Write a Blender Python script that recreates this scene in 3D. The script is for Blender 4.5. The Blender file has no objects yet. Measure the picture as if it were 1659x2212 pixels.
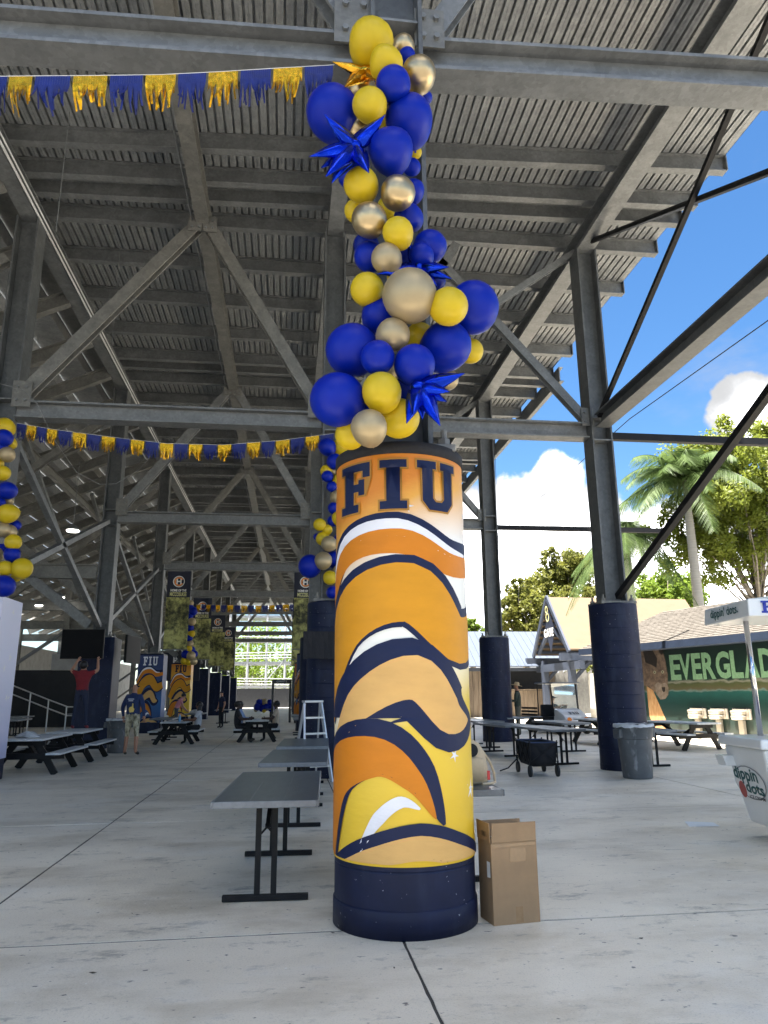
import bpy, bmesh, math, random
from mathutils import Vector, Matrix, Euler
from mathutils.geometry import tessellate_polygon
R = math.radians
random.seed(7)
scn = bpy.context.scene
COL = scn.collection

# ---------------------------------------------------------------- camera
F_, PIT, YAW, ROL, EYE = 1572.44, .2455, .1293, -.0089, 1.397     # focal length for a frame 1659 units wide
cy_, sy_, cp_, sp_, cr_, sr_ = math.cos(YAW), math.sin(YAW), math.cos(PIT), math.sin(PIT), math.cos(ROL), math.sin(ROL)
def ray(x, y):
    a, b = x - 829.5, y - 1106
    px, py = cr_*a + sr_*b, -sr_*a + cr_*b
    X, u = px/F_, -py/F_
    Y = cp_ - sp_*u; z = sp_ + cp_*u
    return Vector((cy_*X + sy_*Y, -sy_*X + cy_*Y, z))
ORG = Vector((0, 0, EYE))
def atY(x, y, Y): r = ray(x, y); return ORG + r*(Y/r.y)
def atX(x, y, X): r = ray(x, y); return ORG + r*(X/r.x)
def atZ(x, y, Z): r = ray(x, y); return ORG + r*((Z-EYE)/r.z)
def pxsize(P, px):                        # metres covered by px units at point P
    fw = ray(829.5, 1106).normalized()
    return px*(Vector(P)-ORG).dot(fw)/F_
cam = bpy.data.cameras.new('camera'); camo = bpy.data.objects.new('camera', cam); COL.objects.link(camo)
fwd = ray(829.5, 1106).normalized(); rt = (ray(830.5, 1106)-ray(829.5, 1106)).normalized(); up = rt.cross(fwd)
camo.matrix_world = Matrix(((rt.x, up.x, -fwd.x, 0), (rt.y, up.y, -fwd.y, 0), (rt.z, up.z, -fwd.z, EYE), (0, 0, 0, 1)))
cam.sensor_fit = 'HORIZONTAL'; cam.sensor_width = 36; cam.lens = F_/1659*36; cam.clip_start = .05; cam.clip_end = 3000
scn.camera = camo

# ---------------------------------------------------------------- light and exposure
SUN_EL, SUN_AZ = 75, 238            # elevation; compass bearing of the sun (0 = +Y, 90 = +X)
sd = Vector((math.sin(R(SUN_AZ))*math.cos(R(SUN_EL)), math.cos(R(SUN_AZ))*math.cos(R(SUN_EL)), math.sin(R(SUN_EL))))
sl = bpy.data.lights.new('sun', 'SUN'); sl.energy = 5.0; sl.angle = R(.5); sl.color = (1, .95, .87)
so = bpy.data.objects.new('sun', sl); COL.objects.link(so); so.rotation_euler = (-sd).to_track_quat('-Z', 'Y').to_euler(); so.location = (0, -10, 40)
w = bpy.data.worlds.new('World'); scn.world = w; w.use_nodes = True
nt = w.node_tree; N = nt.nodes; L = nt.links
for n in list(N): N.remove(n)
def wn(t, **k):
    n = N.new(t)
    for a, v in k.items(): setattr(n, a, v)
    return n
sky = wn('ShaderNodeTexSky', sky_type='NISHITA', sun_disc=False, sun_elevation=R(SUN_EL), sun_rotation=R(SUN_AZ), air_density=1.0, dust_density=.25, ozone_density=3.0, altitude=0)
tc = wn('ShaderNodeTexCoord')
sep = wn('ShaderNodeSeparateXYZ'); L.new(tc.outputs['Generated'], sep.inputs[0])
def wm(op, a, b=None, c=None, clamp=False):
    n = wn('ShaderNodeMath', operation=op, use_clamp=clamp)
    for i, v in enumerate((a, b, c)):
        if v is None: continue
        if isinstance(v, (int, float)): n.inputs[i].default_value = v
        else: L.new(v, n.inputs[i])
    return n.outputs[0]
def wnoise(scale, det, rough, off=(0, 0, 0), st=(1, 1, 1)):
    mp = wn('ShaderNodeMapping'); L.new(tc.outputs['Generated'], mp.inputs[0]); mp.inputs['Location'].default_value = off; mp.inputs['Scale'].default_value = st
    n = wn('ShaderNodeTexNoise'); L.new(mp.outputs[0], n.inputs['Vector']); n.inputs['Scale'].default_value = scale; n.inputs['Detail'].default_value = det; n.inputs['Roughness'].default_value = rough
    return n.outputs['Fac']
CL = [(1130, 1120, .085), (1205, 1040, .05), (1060, 1180, .10), (1250, 1130, .075), (1150, 1260, .13), (1615, 880, .045), (1670, 905, .06), (1420, 1230, .09), (1560, 1260, .11), (1010, 1290, .12), (1290, 1300, .12)]
dens = None
def blob(d, r):
    global dens
    dp = wn('ShaderNodeVectorMath', operation='DISTANCE'); L.new(tc.outputs['Generated'], dp.inputs[0]); dp.inputs[1].default_value = d
    v = wm('SUBTRACT', 1, wm('DIVIDE', dp.outputs['Value'], r))
    dens = v if dens is None else wm('SMOOTH_MAX', dens, v, .12)
for x, y, r in CL: blob(ray(x, y).normalized(), r)
rr = random.Random(3)
for k in range(13):                       # the same kind of cumulus goes on round the horizon
    a = R(40 + k*24); e = R(rr.uniform(6, 24)); blob((math.sin(a)*math.cos(e), math.cos(a)*math.cos(e), math.sin(e)), rr.uniform(.06, .13))
n1 = wnoise(7, 9, .6, st=(1, 1, 1.25)); n2 = wnoise(24, 6, .6, (3, 1, 2)); n3 = wnoise(3.2, 6, .62, (1, 5, 2), (1, 1, 2.2))
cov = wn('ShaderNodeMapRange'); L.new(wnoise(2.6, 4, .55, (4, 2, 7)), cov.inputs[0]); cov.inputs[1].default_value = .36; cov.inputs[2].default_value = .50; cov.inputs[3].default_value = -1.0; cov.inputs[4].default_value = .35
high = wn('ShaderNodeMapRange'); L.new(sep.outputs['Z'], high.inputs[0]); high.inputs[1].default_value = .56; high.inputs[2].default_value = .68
dens = wm('MAXIMUM', dens, wm('ADD', wm('MULTIPLY', high.outputs[0], wm('ADD', cov.outputs[0], 1.0)), -1.0))  # extra cloud cover added overhead, mostly above the view, to light the floor
d1 = wm('ADD', dens, wm('MULTIPLY', wm('SUBTRACT', n1, .5), 1.7)); d1 = wm('ADD', d1, wm('MULTIPLY', wm('SUBTRACT', n2, .5), .5))
mask = wn('ShaderNodeMapRange', interpolation_type='SMOOTHSTEP'); L.new(d1, mask.inputs[0]); mask.inputs[1].default_value = .02; mask.inputs[2].default_value = .24
haze = wn('ShaderNodeMapRange', interpolation_type='SMOOTHSTEP'); L.new(n3, haze.inputs[0]); haze.inputs[1].default_value = .5; haze.inputs[2].default_value = .78; haze.inputs[4].default_value = .45
fac = wm('MAXIMUM', mask.outputs[0], haze.outputs[0])
shade = wn('ShaderNodeMapRange'); L.new(wm('ADD', wm('MULTIPLY', wnoise(9, 6, .55, (0, 0, .05)), .75), wm('MULTIPLY', dens, .25)), shade.inputs[0])
shade.inputs[1].default_value = .26; shade.inputs[2].default_value = .60; shade.inputs[3].default_value = 0; shade.inputs[4].default_value = 1
hs = wn('ShaderNodeHueSaturation'); hs.inputs['Saturation'].default_value = 1.22; hs.inputs['Value'].default_value = .74; L.new(sky.outputs[0], hs.inputs['Color'])
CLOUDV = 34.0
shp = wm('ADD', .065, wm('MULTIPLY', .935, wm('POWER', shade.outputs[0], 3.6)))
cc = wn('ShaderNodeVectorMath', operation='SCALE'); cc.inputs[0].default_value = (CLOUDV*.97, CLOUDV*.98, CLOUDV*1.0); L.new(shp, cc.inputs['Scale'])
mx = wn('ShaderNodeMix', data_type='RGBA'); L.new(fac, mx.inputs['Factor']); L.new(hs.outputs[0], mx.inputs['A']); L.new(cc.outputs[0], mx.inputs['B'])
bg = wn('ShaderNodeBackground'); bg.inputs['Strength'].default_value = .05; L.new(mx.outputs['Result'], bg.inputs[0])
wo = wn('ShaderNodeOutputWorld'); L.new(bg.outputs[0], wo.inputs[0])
scn.view_settings.view_transform = 'Standard'; scn.view_settings.look = 'None'; scn.view_settings.gamma = 1; scn.view_settings.use_curve_mapping = False
scn.view_settings.exposure = 2.78
scn.cycles.max_bounces = 8; scn.cycles.diffuse_bounces = 5; scn.cycles.use_denoising = True

# ---------------------------------------------------------------- materials
MATS = {}
def mat(name, col, rough=.6, metal=0., var=.12, scale=4., bump=.0, bscale=40., col2=None, spec=.5, coat=0., st=(1, 1, 1), trans=0., detail=5):
    if name in MATS: return MATS[name]
    m = bpy.data.materials.new(name); m.use_nodes = True; t = m.node_tree; b = t.nodes['Principled BSDF']
    b.inputs['Roughness'].default_value = rough; b.inputs['Metallic'].default_value = metal; b.inputs['Specular IOR Level'].default_value = spec
    b.inputs['Coat Weight'].default_value = coat; b.inputs['Transmission Weight'].default_value = trans
    c = t.nodes.new('ShaderNodeTexCoord'); mp = t.nodes.new('ShaderNodeMapping'); t.links.new(c.outputs['Object'], mp.inputs[0]); mp.inputs['Scale'].default_value = st
    n = t.nodes.new('ShaderNodeTexNoise'); n.inputs['Scale'].default_value = scale; n.inputs['Detail'].default_value = detail; n.inputs['Roughness'].default_value = .62; t.links.new(mp.outputs[0], n.inputs['Vector'])
    r = t.nodes.new('ShaderNodeValToRGB'); r.color_ramp.elements[0].position = .3; r.color_ramp.elements[1].position = .7
    c2 = col2 or tuple(min(1, x*(1+var)) for x in col); c1 = col if col2 else tuple(x*(1-var) for x in col)
    r.color_ramp.elements[0].color = (*c1, 1); r.color_ramp.elements[1].color = (*c2, 1)
    t.links.new(n.outputs['Fac'], r.inputs[0]); t.links.new(r.outputs[0], b.inputs['Base Color'])
    if bump:
        n2 = t.nodes.new('ShaderNodeTexNoise'); n2.inputs['Scale'].default_value = bscale; n2.inputs['Detail'].default_value = 6; t.links.new(mp.outputs[0], n2.inputs['Vector'])
        bp = t.nodes.new('ShaderNodeBump'); bp.inputs['Strength'].default_value = bump; bp.inputs['Distance'].default_value = .02; t.links.new(n2.outputs['Fac'], bp.inputs['Height']); t.links.new(bp.outputs[0], b.inputs['Normal'])
    MATS[name] = m
    return m
def tn(m, t, **k):
    n = m.node_tree.nodes.new(t)
    for a, v in k.items(): setattr(n, a, v)
    return n
def steel(name, c1, c2, metal=.15, rough=.45):
    m = mat(name, c1, rough, metal, scale=3.5, col2=c2, bump=.12, bscale=30, detail=8)
    # spangle and pale drip stains over the zinc
    t = m.node_tree; b = t.nodes['Principled BSDF']; base = b.inputs['Base Color'].links[0].from_socket
    c = t.nodes.new('ShaderNodeTexCoord'); v = t.nodes.new('ShaderNodeTexVoronoi'); v.inputs['Scale'].default_value = 22; t.links.new(c.outputs['Object'], v.inputs['Vector'])
    mr = t.nodes.new('ShaderNodeMapRange'); t.links.new(v.outputs['Color'], mr.inputs[0]); mr.inputs[3].default_value = .82; mr.inputs[4].default_value = 1.12
    mu = t.nodes.new('ShaderNodeVectorMath'); mu.operation = 'SCALE'; t.links.new(base, mu.inputs[0]); t.links.new(mr.outputs[0], mu.inputs['Scale'])
    n = t.nodes.new('ShaderNodeTexNoise'); n.inputs['Scale'].default_value = 1.7; n.inputs['Detail'].default_value = 9; n.inputs['Roughness'].default_value = .7; t.links.new(c.outputs['Object'], n.inputs['Vector'])
    m2 = t.nodes.new('ShaderNodeMapRange'); t.links.new(n.outputs['Fac'], m2.inputs[0]); m2.inputs[1].default_value = .58; m2.inputs[2].default_value = .76; m2.inputs[4].default_value = .5
    mx = t.nodes.new('ShaderNodeMix'); mx.data_type = 'RGBA'; t.links.new(m2.outputs[0], mx.inputs['Factor']); t.links.new(mu.outputs[0], mx.inputs['A']); mx.inputs['B'].default_value = (min(1, c2[0]*1.7), min(1, c2[1]*1.68), min(1, c2[2]*1.6), 1)
    t.links.new(mx.outputs['Result'], b.inputs['Base Color'])
    return m
GALV = steel('galvanised_steel', (.135, .140, .141), (.21, .216, .216))
GALVD = steel('weathered_steel', (.128, .126, .116), (.205, .20, .182))
SHAFT_SHADED = steel('shaded_column_steel', (.075, .08, .082), (.13, .135, .137)); DECK = steel('deck_steel', (.205, .213, .216), (.315, .323, .325), .1, .42)  # column steel is a darker copy, its backlit shade put into the colour
NAVY = mat('navy_paint', (.006, .010, .034), .5, spec=.25, var=.3, scale=3, bump=.05, bscale=25)
def scuffs(m, col, sc=70, lo=.70, hi=.73, st=(1, 1, 1)):
    t = m.node_tree; b = t.nodes['Principled BSDF']; base = b.inputs['Base Color'].links[0].from_socket; c = t.nodes.new('ShaderNodeTexCoord'); mp = t.nodes.new('ShaderNodeMapping'); mp.inputs['Scale'].default_value = st; t.links.new(c.outputs['Object'], mp.inputs[0])
    n = t.nodes.new('ShaderNodeTexNoise'); n.inputs['Scale'].default_value = sc; n.inputs['Detail'].default_value = 3; t.links.new(mp.outputs[0], n.inputs['Vector']); r = t.nodes.new('ShaderNodeMapRange'); t.links.new(n.outputs['Fac'], r.inputs[0]); r.inputs[1].default_value = lo; r.inputs[2].default_value = hi
    x = t.nodes.new('ShaderNodeMix'); x.data_type = 'RGBA'; t.links.new(r.outputs[0], x.inputs['Factor']); t.links.new(base, x.inputs['A']); x.inputs['B'].default_value = (*col, 1); t.links.new(x.outputs['Result'], b.inputs['Base Color'])
scuffs(NAVY, (.30, .31, .34), 38, .71, .74); scuffs(NAVY, (.02, .03, .06), 5, .55, .75, (1, 1, .3))
BLACKM = mat('black_steel', (.009, .009, .010), .5, spec=.2, var=.3, scale=12, bump=.04)
CHROME = mat('chrome', (.6, .6, .6), .12, 1, var=.05)
WHITEP = mat('white_plastic', (.74, .74, .73), .35, var=.04, scale=3)
TABTOP = mat('grey_plastic_top', (.085, .10, .11), .36, var=.18, scale=18, bump=.06, bscale=90, st=(1, .3, 1))
TABEDGE = mat('grey_vinyl_edge', (.17, .18, .19), .4, var=.15, scale=20)
BINM = mat('grey_bin_plastic', (.085, .092, .098), .5, var=.2, scale=6, bump=.08, bscale=30); scuffs(BINM, (.22, .23, .24), 9, .60, .72, (1, 1, .5))
PICTOP = mat('pale_grey_plank', (.50, .52, .53), .5, var=.14, scale=6, bump=.05, st=(8, .6, 8))
CARD = mat('cardboard', (.30, .19, .10), .75, var=.14, scale=5, bump=.22, bscale=9); scuffs(CARD, (.24, .15, .08), 4, .5, .8)
RUBBER = mat('black_rubber', (.02, .02, .02), .7, var=.2)
BLKFAB = mat('black_fabric', (.012, .012, .015), .85, var=.3, scale=30)
SKIN = {k: mat('skin_'+k, c, .55, var=.06, scale=12) for k, c in dict(light=(.55, .30, .2), tan=(.42, .21, .13), brown=(.16, .075, .045), dark=(.055, .028, .02)).items()}

# ---------------------------------------------------------------- mesh helpers
class MB:
    def __init__(s): s.v = []; s.f = []; s.mi = []
    def add(s, vs, fs, mi=0):
        o = len(s.v); s.v += [tuple(v) for v in vs]; s.f += [tuple(i+o for i in f) for f in fs]; s.mi += [mi]*len(fs); return s
    def box(s, c, d, rot=None, mi=0):
        hx, hy, hz = d[0]/2, d[1]/2, d[2]/2
        vs = [Vector((x, y, z)) for x in (-hx, hx) for y in (-hy, hy) for z in (-hz, hz)]
        if rot is not None:
            m = Euler(rot).to_matrix() if not isinstance(rot, Matrix) else rot
            vs = [m @ v for v in vs]
        c = Vector(c)
        return s.add([v+c for v in vs], [(0, 1, 3, 2), (4, 6, 7, 5), (0, 4, 5, 1), (2, 3, 7, 6), (0, 2, 6, 4), (1, 5, 7, 3)], mi)
    def sect(s, p0, p1, poly, up=(0, 0, 1), cap=True, mi=0):
        p0, p1 = Vector(p0), Vector(p1); d = (p1-p0).normalized(); u = Vector(up)
        if abs(d.dot(u)) > .98: u = Vector((0, 1, 0))
        r = d.cross(u).normalized(); u = r.cross(d)
        n = len(poly); vs = [p + r*a + u*b for p in (p0, p1) for a, b in poly]
        fs = [(i, (i+1) % n, n+(i+1) % n, n+i) for i in range(n)]
        s.add(vs, fs, mi)
        if cap:
            tri = tessellate_polygon([[Vector((a, b, 0)) for a, b in poly]])
            s.add(vs[:n], [t for t in tri], mi); s.add(vs[n:], [t[::-1] for t in tri], mi)
        return s
    def bar(s, p0, p1, w, h=None, up=(0, 0, 1), mi=0):
        h = h or w; a, b = w/2, h/2
        return s.sect(p0, p1, [(-a, -b), (a, -b), (a, b), (-a, b)], up, True, mi)
    def ibeam(s, p0, p1, d, b, tf=.03, tw=.02, up=(0, 0, 1), mi=0):
        h, k, t = d/2, b/2, tw/2
        return s.sect(p0, p1, [(-k, -h), (k, -h), (k, -h+tf), (t, -h+tf), (t, h-tf), (k, h-tf), (k, h), (-k, h), (-k, h-tf), (-t, h-tf), (-t, -h+tf), (-k, -h+tf)], up, True, mi)
    def channel(s, p0, p1, d, b, t=.02, up=(0, 0, 1), mi=0):
        h = d/2
        return s.sect(p0, p1, [(0, -h), (b, -h), (b, -h+t), (t, -h+t), (t, h-t), (b, h-t), (b, h), (0, h)], up, True, mi)
    def tube(s, pts, r, n=8, mi=0, cap=True):
        pts = [Vector(p) for p in pts]; rs = r if isinstance(r, (list, tuple)) else [r]*len(pts); vs = []
        ref = None
        for i, p in enumerate(pts):
            d = (pts[min(i+1, len(pts)-1)]-pts[max(i-1, 0)])
            d = d.normalized() if d.length > 1e-9 else Vector((0, 0, 1))
            if ref is None: ref = Vector((0, 0, 1)) if abs(d.z) < .9 else Vector((1, 0, 0))
            a = d.cross(ref)
            if a.length < 1e-4: ref = Vector((1, 0, 0)) if abs(d.x) < .9 else Vector((0, 1, 0)); a = d.cross(ref)
            a.normalize(); b = d.cross(a); ref = b.cross(d) if False else ref
            vs += [p + (a*math.cos(6.28318*k/n)+b*math.sin(6.28318*k/n))*rs[i] for k in range(n)]
        fs = [(i*n+k, i*n+(k+1) % n, (i+1)*n+(k+1) % n, (i+1)*n+k) for i in range(len(pts)-1) for k in range(n)]
        if cap: fs += [tuple(range(n))[::-1], tuple((len(pts)-1)*n+k for k in range(n))]
        return s.add(vs, fs, mi)
    def lathe(s, prof, n=32, c=(0, 0, 0), mi=0, sx=1, sy=1):
        c = Vector(c); vs = [c+Vector((r*math.cos(6.283185*k/n)*sx, r*math.sin(6.283185*k/n)*sy, z)) for r, z in prof for k in range(n)]
        fs = [(i*n+k, i*n+(k+1) % n, (i+1)*n+(k+1) % n, (i+1)*n+k) for i in range(len(prof)-1) for k in range(n)]
        fs += [tuple(range(n))[::-1], tuple((len(prof)-1)*n+k for k in range(n))]
        return s.add(vs, fs, mi)
    def poly(s, pts, mi=0):
        tri = tessellate_polygon([[Vector((p[0], p[1], 0)) for p in pts]]); return s.add([(p[0], p[1], 0) for p in pts], [t for t in tri], mi)
    def xf(s, M_):
        s.v = [tuple(M_ @ Vector(v)) for v in s.v]; return s
    def mesh(s, name):
        me = bpy.data.meshes.new(name); me.from_pydata(s.v, [], s.f); me.update(); return me
    def build(s, name, m, parent=None, smooth=False, bevel=0., auto=None):
        me = s.mesh(name)
        for mm in (m if isinstance(m, (list, tuple)) else [m]): me.materials.append(mm)
        for p, i in zip(me.polygons, s.mi): p.material_index = i
        bm = bmesh.new(); bm.from_mesh(me); bmesh.ops.recalc_face_normals(bm, faces=bm.faces); bm.to_mesh(me); bm.free()
        if smooth: me.shade_smooth()
        if auto is not None:
            me.shade_smooth()
            try: me.set_sharp_from_angle(angle=R(auto))
            except Exception: pass
        o = bpy.data.objects.new(name, me); COL.objects.link(o); o.parent = parent
        if bevel:
            b = o.modifiers.new('b', 'BEVEL'); b.width = bevel; b.segments = 2; b.limit_method = 'ANGLE'
        return o
LABELS = {}
def tag(o, label=None, cat=None, group=None, kind=None):
    if label:
        o['label'] = label
        assert label not in LABELS or group, 'label twice: '+label
        LABELS[label] = 1
    if cat: o['category'] = cat
    if group: o['group'] = group
    if kind: o['kind'] = kind
    return o
def thing(name, label, cat, loc=(0, 0, 0), rz=0., group=None, scale=1.):
    o = bpy.data.objects.new(name, None); COL.objects.link(o); o.location = loc; o.rotation_euler = (0, 0, rz); o.scale = (scale,)*3; o.empty_display_size = .1
    return tag(o, label, cat, group)
def copy_tree(o, parent=None):
    c = o.copy(); COL.objects.link(c); c.parent = parent
    for ch in o.children: copy_tree(ch, c)
    return c
def struct(name, mb, m, **k): return tag(mb.build(name, m, **k), kind='structure')
def offset_poly(P, d):
    n = len(P); A = sum(P[i][0]*P[(i+1) % n][1]-P[(i+1) % n][0]*P[i][1] for i in range(n)); sg = 1 if A > 0 else -1; out = []
    for i in range(n):
        a, b, c = Vector(P[i-1]), Vector(P[i]), Vector(P[(i+1) % n]); e1 = (b-a).normalized(); e2 = (c-b).normalized()
        n1 = Vector((e1.y, -e1.x))*sg; n2 = Vector((e2.y, -e2.x))*sg; m = (n1+n2)
        m = m/max(.35, (m.length_squared/2)) if m.length > 1e-6 else n1
        q = b+m*d; out.append((q.x, q.y))
    return out
def decal(polys, fmap, name, m, parent=None, du=None, dv=None, smooth=True):
    bm = bmesh.new()
    for P in polys:
        vs = [bm.verts.new((p[0], p[1], 0)) for p in P]
        for t in tessellate_polygon([[Vector((p[0], p[1], 0)) for p in P]]):
            try: bm.faces.new([vs[i] for i in t])
            except ValueError: pass
    return decal_bm(bm, fmap, name, m, parent, du, dv)
def decal_bm(bm, fmap, name, m, parent, du=None, dv=None):
    for st, nn in ((du, (1, 0, 0)), (dv, (0, 1, 0))):
        if not st: continue
        k = 0 if nn[0] else 1
        lo = min(v.co[k] for v in bm.verts); hi = max(v.co[k] for v in bm.verts)
        for i in range(int(lo//st)+1, int(hi//st)+1):
            bmesh.ops.bisect_plane(bm, geom=bm.verts[:]+bm.edges[:]+bm.faces[:], plane_co=(nn[0]*i*st, nn[1]*i*st, 0), plane_no=nn)
    for f in bm.faces:
        if f.normal.z < 0: f.normal_flip()
    for v in bm.verts: v.co = fmap(v.co.x, v.co.y)
    me = bpy.data.meshes.new(name); bm.to_mesh(me); bm.free(); me.materials.append(m); me.shade_smooth()
    o = bpy.data.objects.new(name, me); COL.objects.link(o); o.parent = parent
    return o
def text_bm(s, size=1., bold=0., extrude=0., sx=1., align='LEFT', shear=0.):
    cu = bpy.data.curves.new('t', 'FONT'); cu.body = s; cu.size = size; cu.offset = bold; cu.extrude = extrude; cu.align_x = align; cu.shear = shear; cu.resolution_u = 3
    o = bpy.data.objects.new('t', cu); COL.objects.link(o); dg = bpy.context.evaluated_depsgraph_get(); me = o.evaluated_get(dg).to_mesh()
    bm = bmesh.new(); bm.from_mesh(me); o.evaluated_get(dg).to_mesh_clear(); bpy.data.objects.remove(o); bpy.data.curves.remove(cu)
    for v in bm.verts: v.co.x *= sx
    return bm
def planemap(o, ux, uy, off=.0):
    o, ux, uy = Vector(o), Vector(ux).normalized(), Vector(uy).normalized(); n = ux.cross(uy)
    return lambda u, v: o+ux*u+uy*v+n*off
FP = [(0, 0), (.5, 0), (.5, .16), (.38, .16), (.38, .42), (.5, .42), (.5, .34), (.64, .34), (.64, .66), (.5, .66), (.5, .58), (.38, .58), (.38, .84), (.6, .84), (.6, .7), (.76, .7), (.76, 1), (0, 1), (0, .84), (.12, .84), (.12, .16), (0, .16)]
IP = [(0, 0), (.52, 0), (.52, .16), (.39, .16), (.39, .84), (.52, .84), (.52, 1), (0, 1), (0, .84), (.13, .84), (.13, .16), (0, .16)]
UP = [(0, .84), (.1, .84), (.1, .18), (.24, 0), (.66, 0), (.8, .18), (.8, .84), (.9, .84), (.9, 1), (.5, 1), (.5, .84), (.58, .84), (.58, .24), (.52, .17), (.38, .17), (.32, .24), (.32, .84), (.4, .84), (.4, 1), (0, 1)]
def fiu(x0, y0, wd, ht, e=0.):
    out = []; x = 0.; tot = .76+.52+.9+.40
    for P, a in ((FP, .76), (IP, .52), (UP, .9)):
        Q = [(x0+(x+p[0])/tot*wd, y0+p[1]*ht) for p in P]
        out.append(offset_poly(Q, e) if e else Q); x += a+.20
    return out

# ================================================================ setting
YR = [5.12+8.59*n for n in range(10)]
XL, XM, XO = -5.47, .78, 6.31            # column rows
def concrete(name, c1, c2, stain=.5, dark=(.26, .24, .205)):
    m = mat(name, c1, .5, 0, col2=c2, scale=1.1, bump=.28, bscale=60, detail=9, st=(.8, 1.2, 1))
    t = m.node_tree; b = t.nodes['Principled BSDF']; base = b.inputs['Base Color'].links[0].from_socket
    c = t.nodes.new('ShaderNodeTexCoord')
    def nz(sc, det, rg, st, lo, hi, amt):
        mp = t.nodes.new('ShaderNodeMapping'); mp.inputs['Scale'].default_value = st; t.links.new(c.outputs['Object'], mp.inputs[0])
        n = t.nodes.new('ShaderNodeTexNoise'); n.inputs['Scale'].default_value = sc; n.inputs['Detail'].default_value = det; n.inputs['Roughness'].default_value = rg; t.links.new(mp.outputs[0], n.inputs['Vector'])
        r = t.nodes.new('ShaderNodeMapRange'); t.links.new(n.outputs['Fac'], r.inputs[0]); r.inputs[1].default_value = lo; r.inputs[2].default_value = hi; r.inputs[4].default_value = amt; return r.outputs[0]
    def mixc(base, fac, col):
        x = t.nodes.new('ShaderNodeMix'); x.data_type = 'RGBA'; t.links.new(fac, x.inputs['Factor']); t.links.new(base, x.inputs['A']); x.inputs['B'].default_value = (*col, 1); return x.outputs['Result']
    base = mixc(base, nz(.5, 8, .66, (.8, 1.2, 1), .47, .72, stain), dark)
    base = mixc(base, nz(1.0, 9, .7, (.7, 1.2, 1), .49, .70, .65), (.42, .34, .22))
    base = mixc(base, nz(2.0, 12, .78, (.6, 1.3, 1), .565, .65, .7), (.17, .16, .14))
    base = mixc(base, nz(6, 9, .75, (.8, 1.2, 1), .57, .68, .55), (.27, .255, .225))
    base = mixc(base, nz(.9, 6, .65, (.7, 1, 1), .54, .72, .5), (.80, .78, .72))
    base = mixc(base, nz(110, 2, .5, (1, 1, 1), .56, .76, .38), (.22, .21, .195))
    base = mixc(base, nz(15, 3, .5, (1, 1.5, 1), .68, .73, .85), (.07, .065, .06))
    base = mixc(base, nz(30, 4, .6, (1, 1, 1), .69, .73, .85), (.86, .85, .82))
    t.links.new(base, b.inputs['Base Color'])
    return m
CONC = concrete('concourse_concrete', (.69, .62, .50), (.80, .73, .60), .42)
CONC2 = mat('plain_concrete', (.27, .265, .25), .85, col2=(.38, .37, .35), scale=2, bump=.2, bscale=30)
JOINT = mat('joint_filler', (.055, .052, .048), .9, var=.3)
g = MB(); g.add([(-900, -900, -.06), (900, -900, -.06), (900, 900, -.06), (-900, 900, -.06)], [(0, 1, 2, 3)])
GROUND = mat('pale_ground', (.34, .33, .30), .9, col2=(.44, .43, .40), scale=.3, bump=.1)
struct('ground', g, GROUND)
g = MB(); g.box((0, 44.7, -.020), (36, 84, .03)); fl = struct('concourse_floor', g, JOINT); fl['label'] = 'pale stained concrete concourse floor cut into slabs'
g = MB(); g.add([(-120, -120, -.03), (120, -120, -.03), (120, 2.65, -.03), (-120, 2.65, -.03)], [(0, 1, 2, 3)]); struct('added_dark_ground', g, mat('dark_ground', (.075, .073, .07), .9, col2=(.115, .112, .105), scale=5, bump=.2))  # unseen dark ground added behind the camera to cut bounced light
xs = [-17.4, -12.9, -7.4, -1.97, .70, 6.2, 11.4, 17.4]; ys = [2.7, 4.93, 9.22]+[9.22+4.3*k for k in range(1, 19)]
rj = random.Random(5)
for i in range(len(xs)-1):
    for j in range(len(ys)-1):
        a, b, c, d = xs[i], xs[i+1], ys[j], ys[j+1]; gx, gy = .009, .013
        m_ = MB(); z = rj.uniform(-.0015, .0015)
        # irregular, slightly broken slab edges where they are near
        def edge(p, q, n, amp, ax):
            o = []
            for k in range(n):
                t = k/n; x = p[0]+(q[0]-p[0])*t; y = p[1]+(q[1]-p[1])*t
                if k: (x, y) = (x+rj.uniform(-amp, amp), y) if ax else (x, y+rj.uniform(-amp, amp))
                o.append((x, y))
            return o
        n = 26 if d < 24 else 3; amp = .0022 if d < 24 else 0
        P = edge((a+gx, c+gy), (b-gx, c+gy), n, amp, 0)+edge((b-gx, c+gy), (b-gx, d-gy), n, amp, 1)+edge((b-gx, d-gy), (a+gx, d-gy), n, amp, 0)+edge((a+gx, d-gy), (a+gx, c+gy), n, amp, 1)
        nP = len(P)
        m_.add([(x, y, z) for x, y in P]+[(x, y, -.012) for x, y in P], [tuple(range(nP))]+[(k, k+nP, (k+1) % nP+nP, (k+1) % nP) for k in range(nP)])
        m_.build('slab', CONC, fl)

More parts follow.
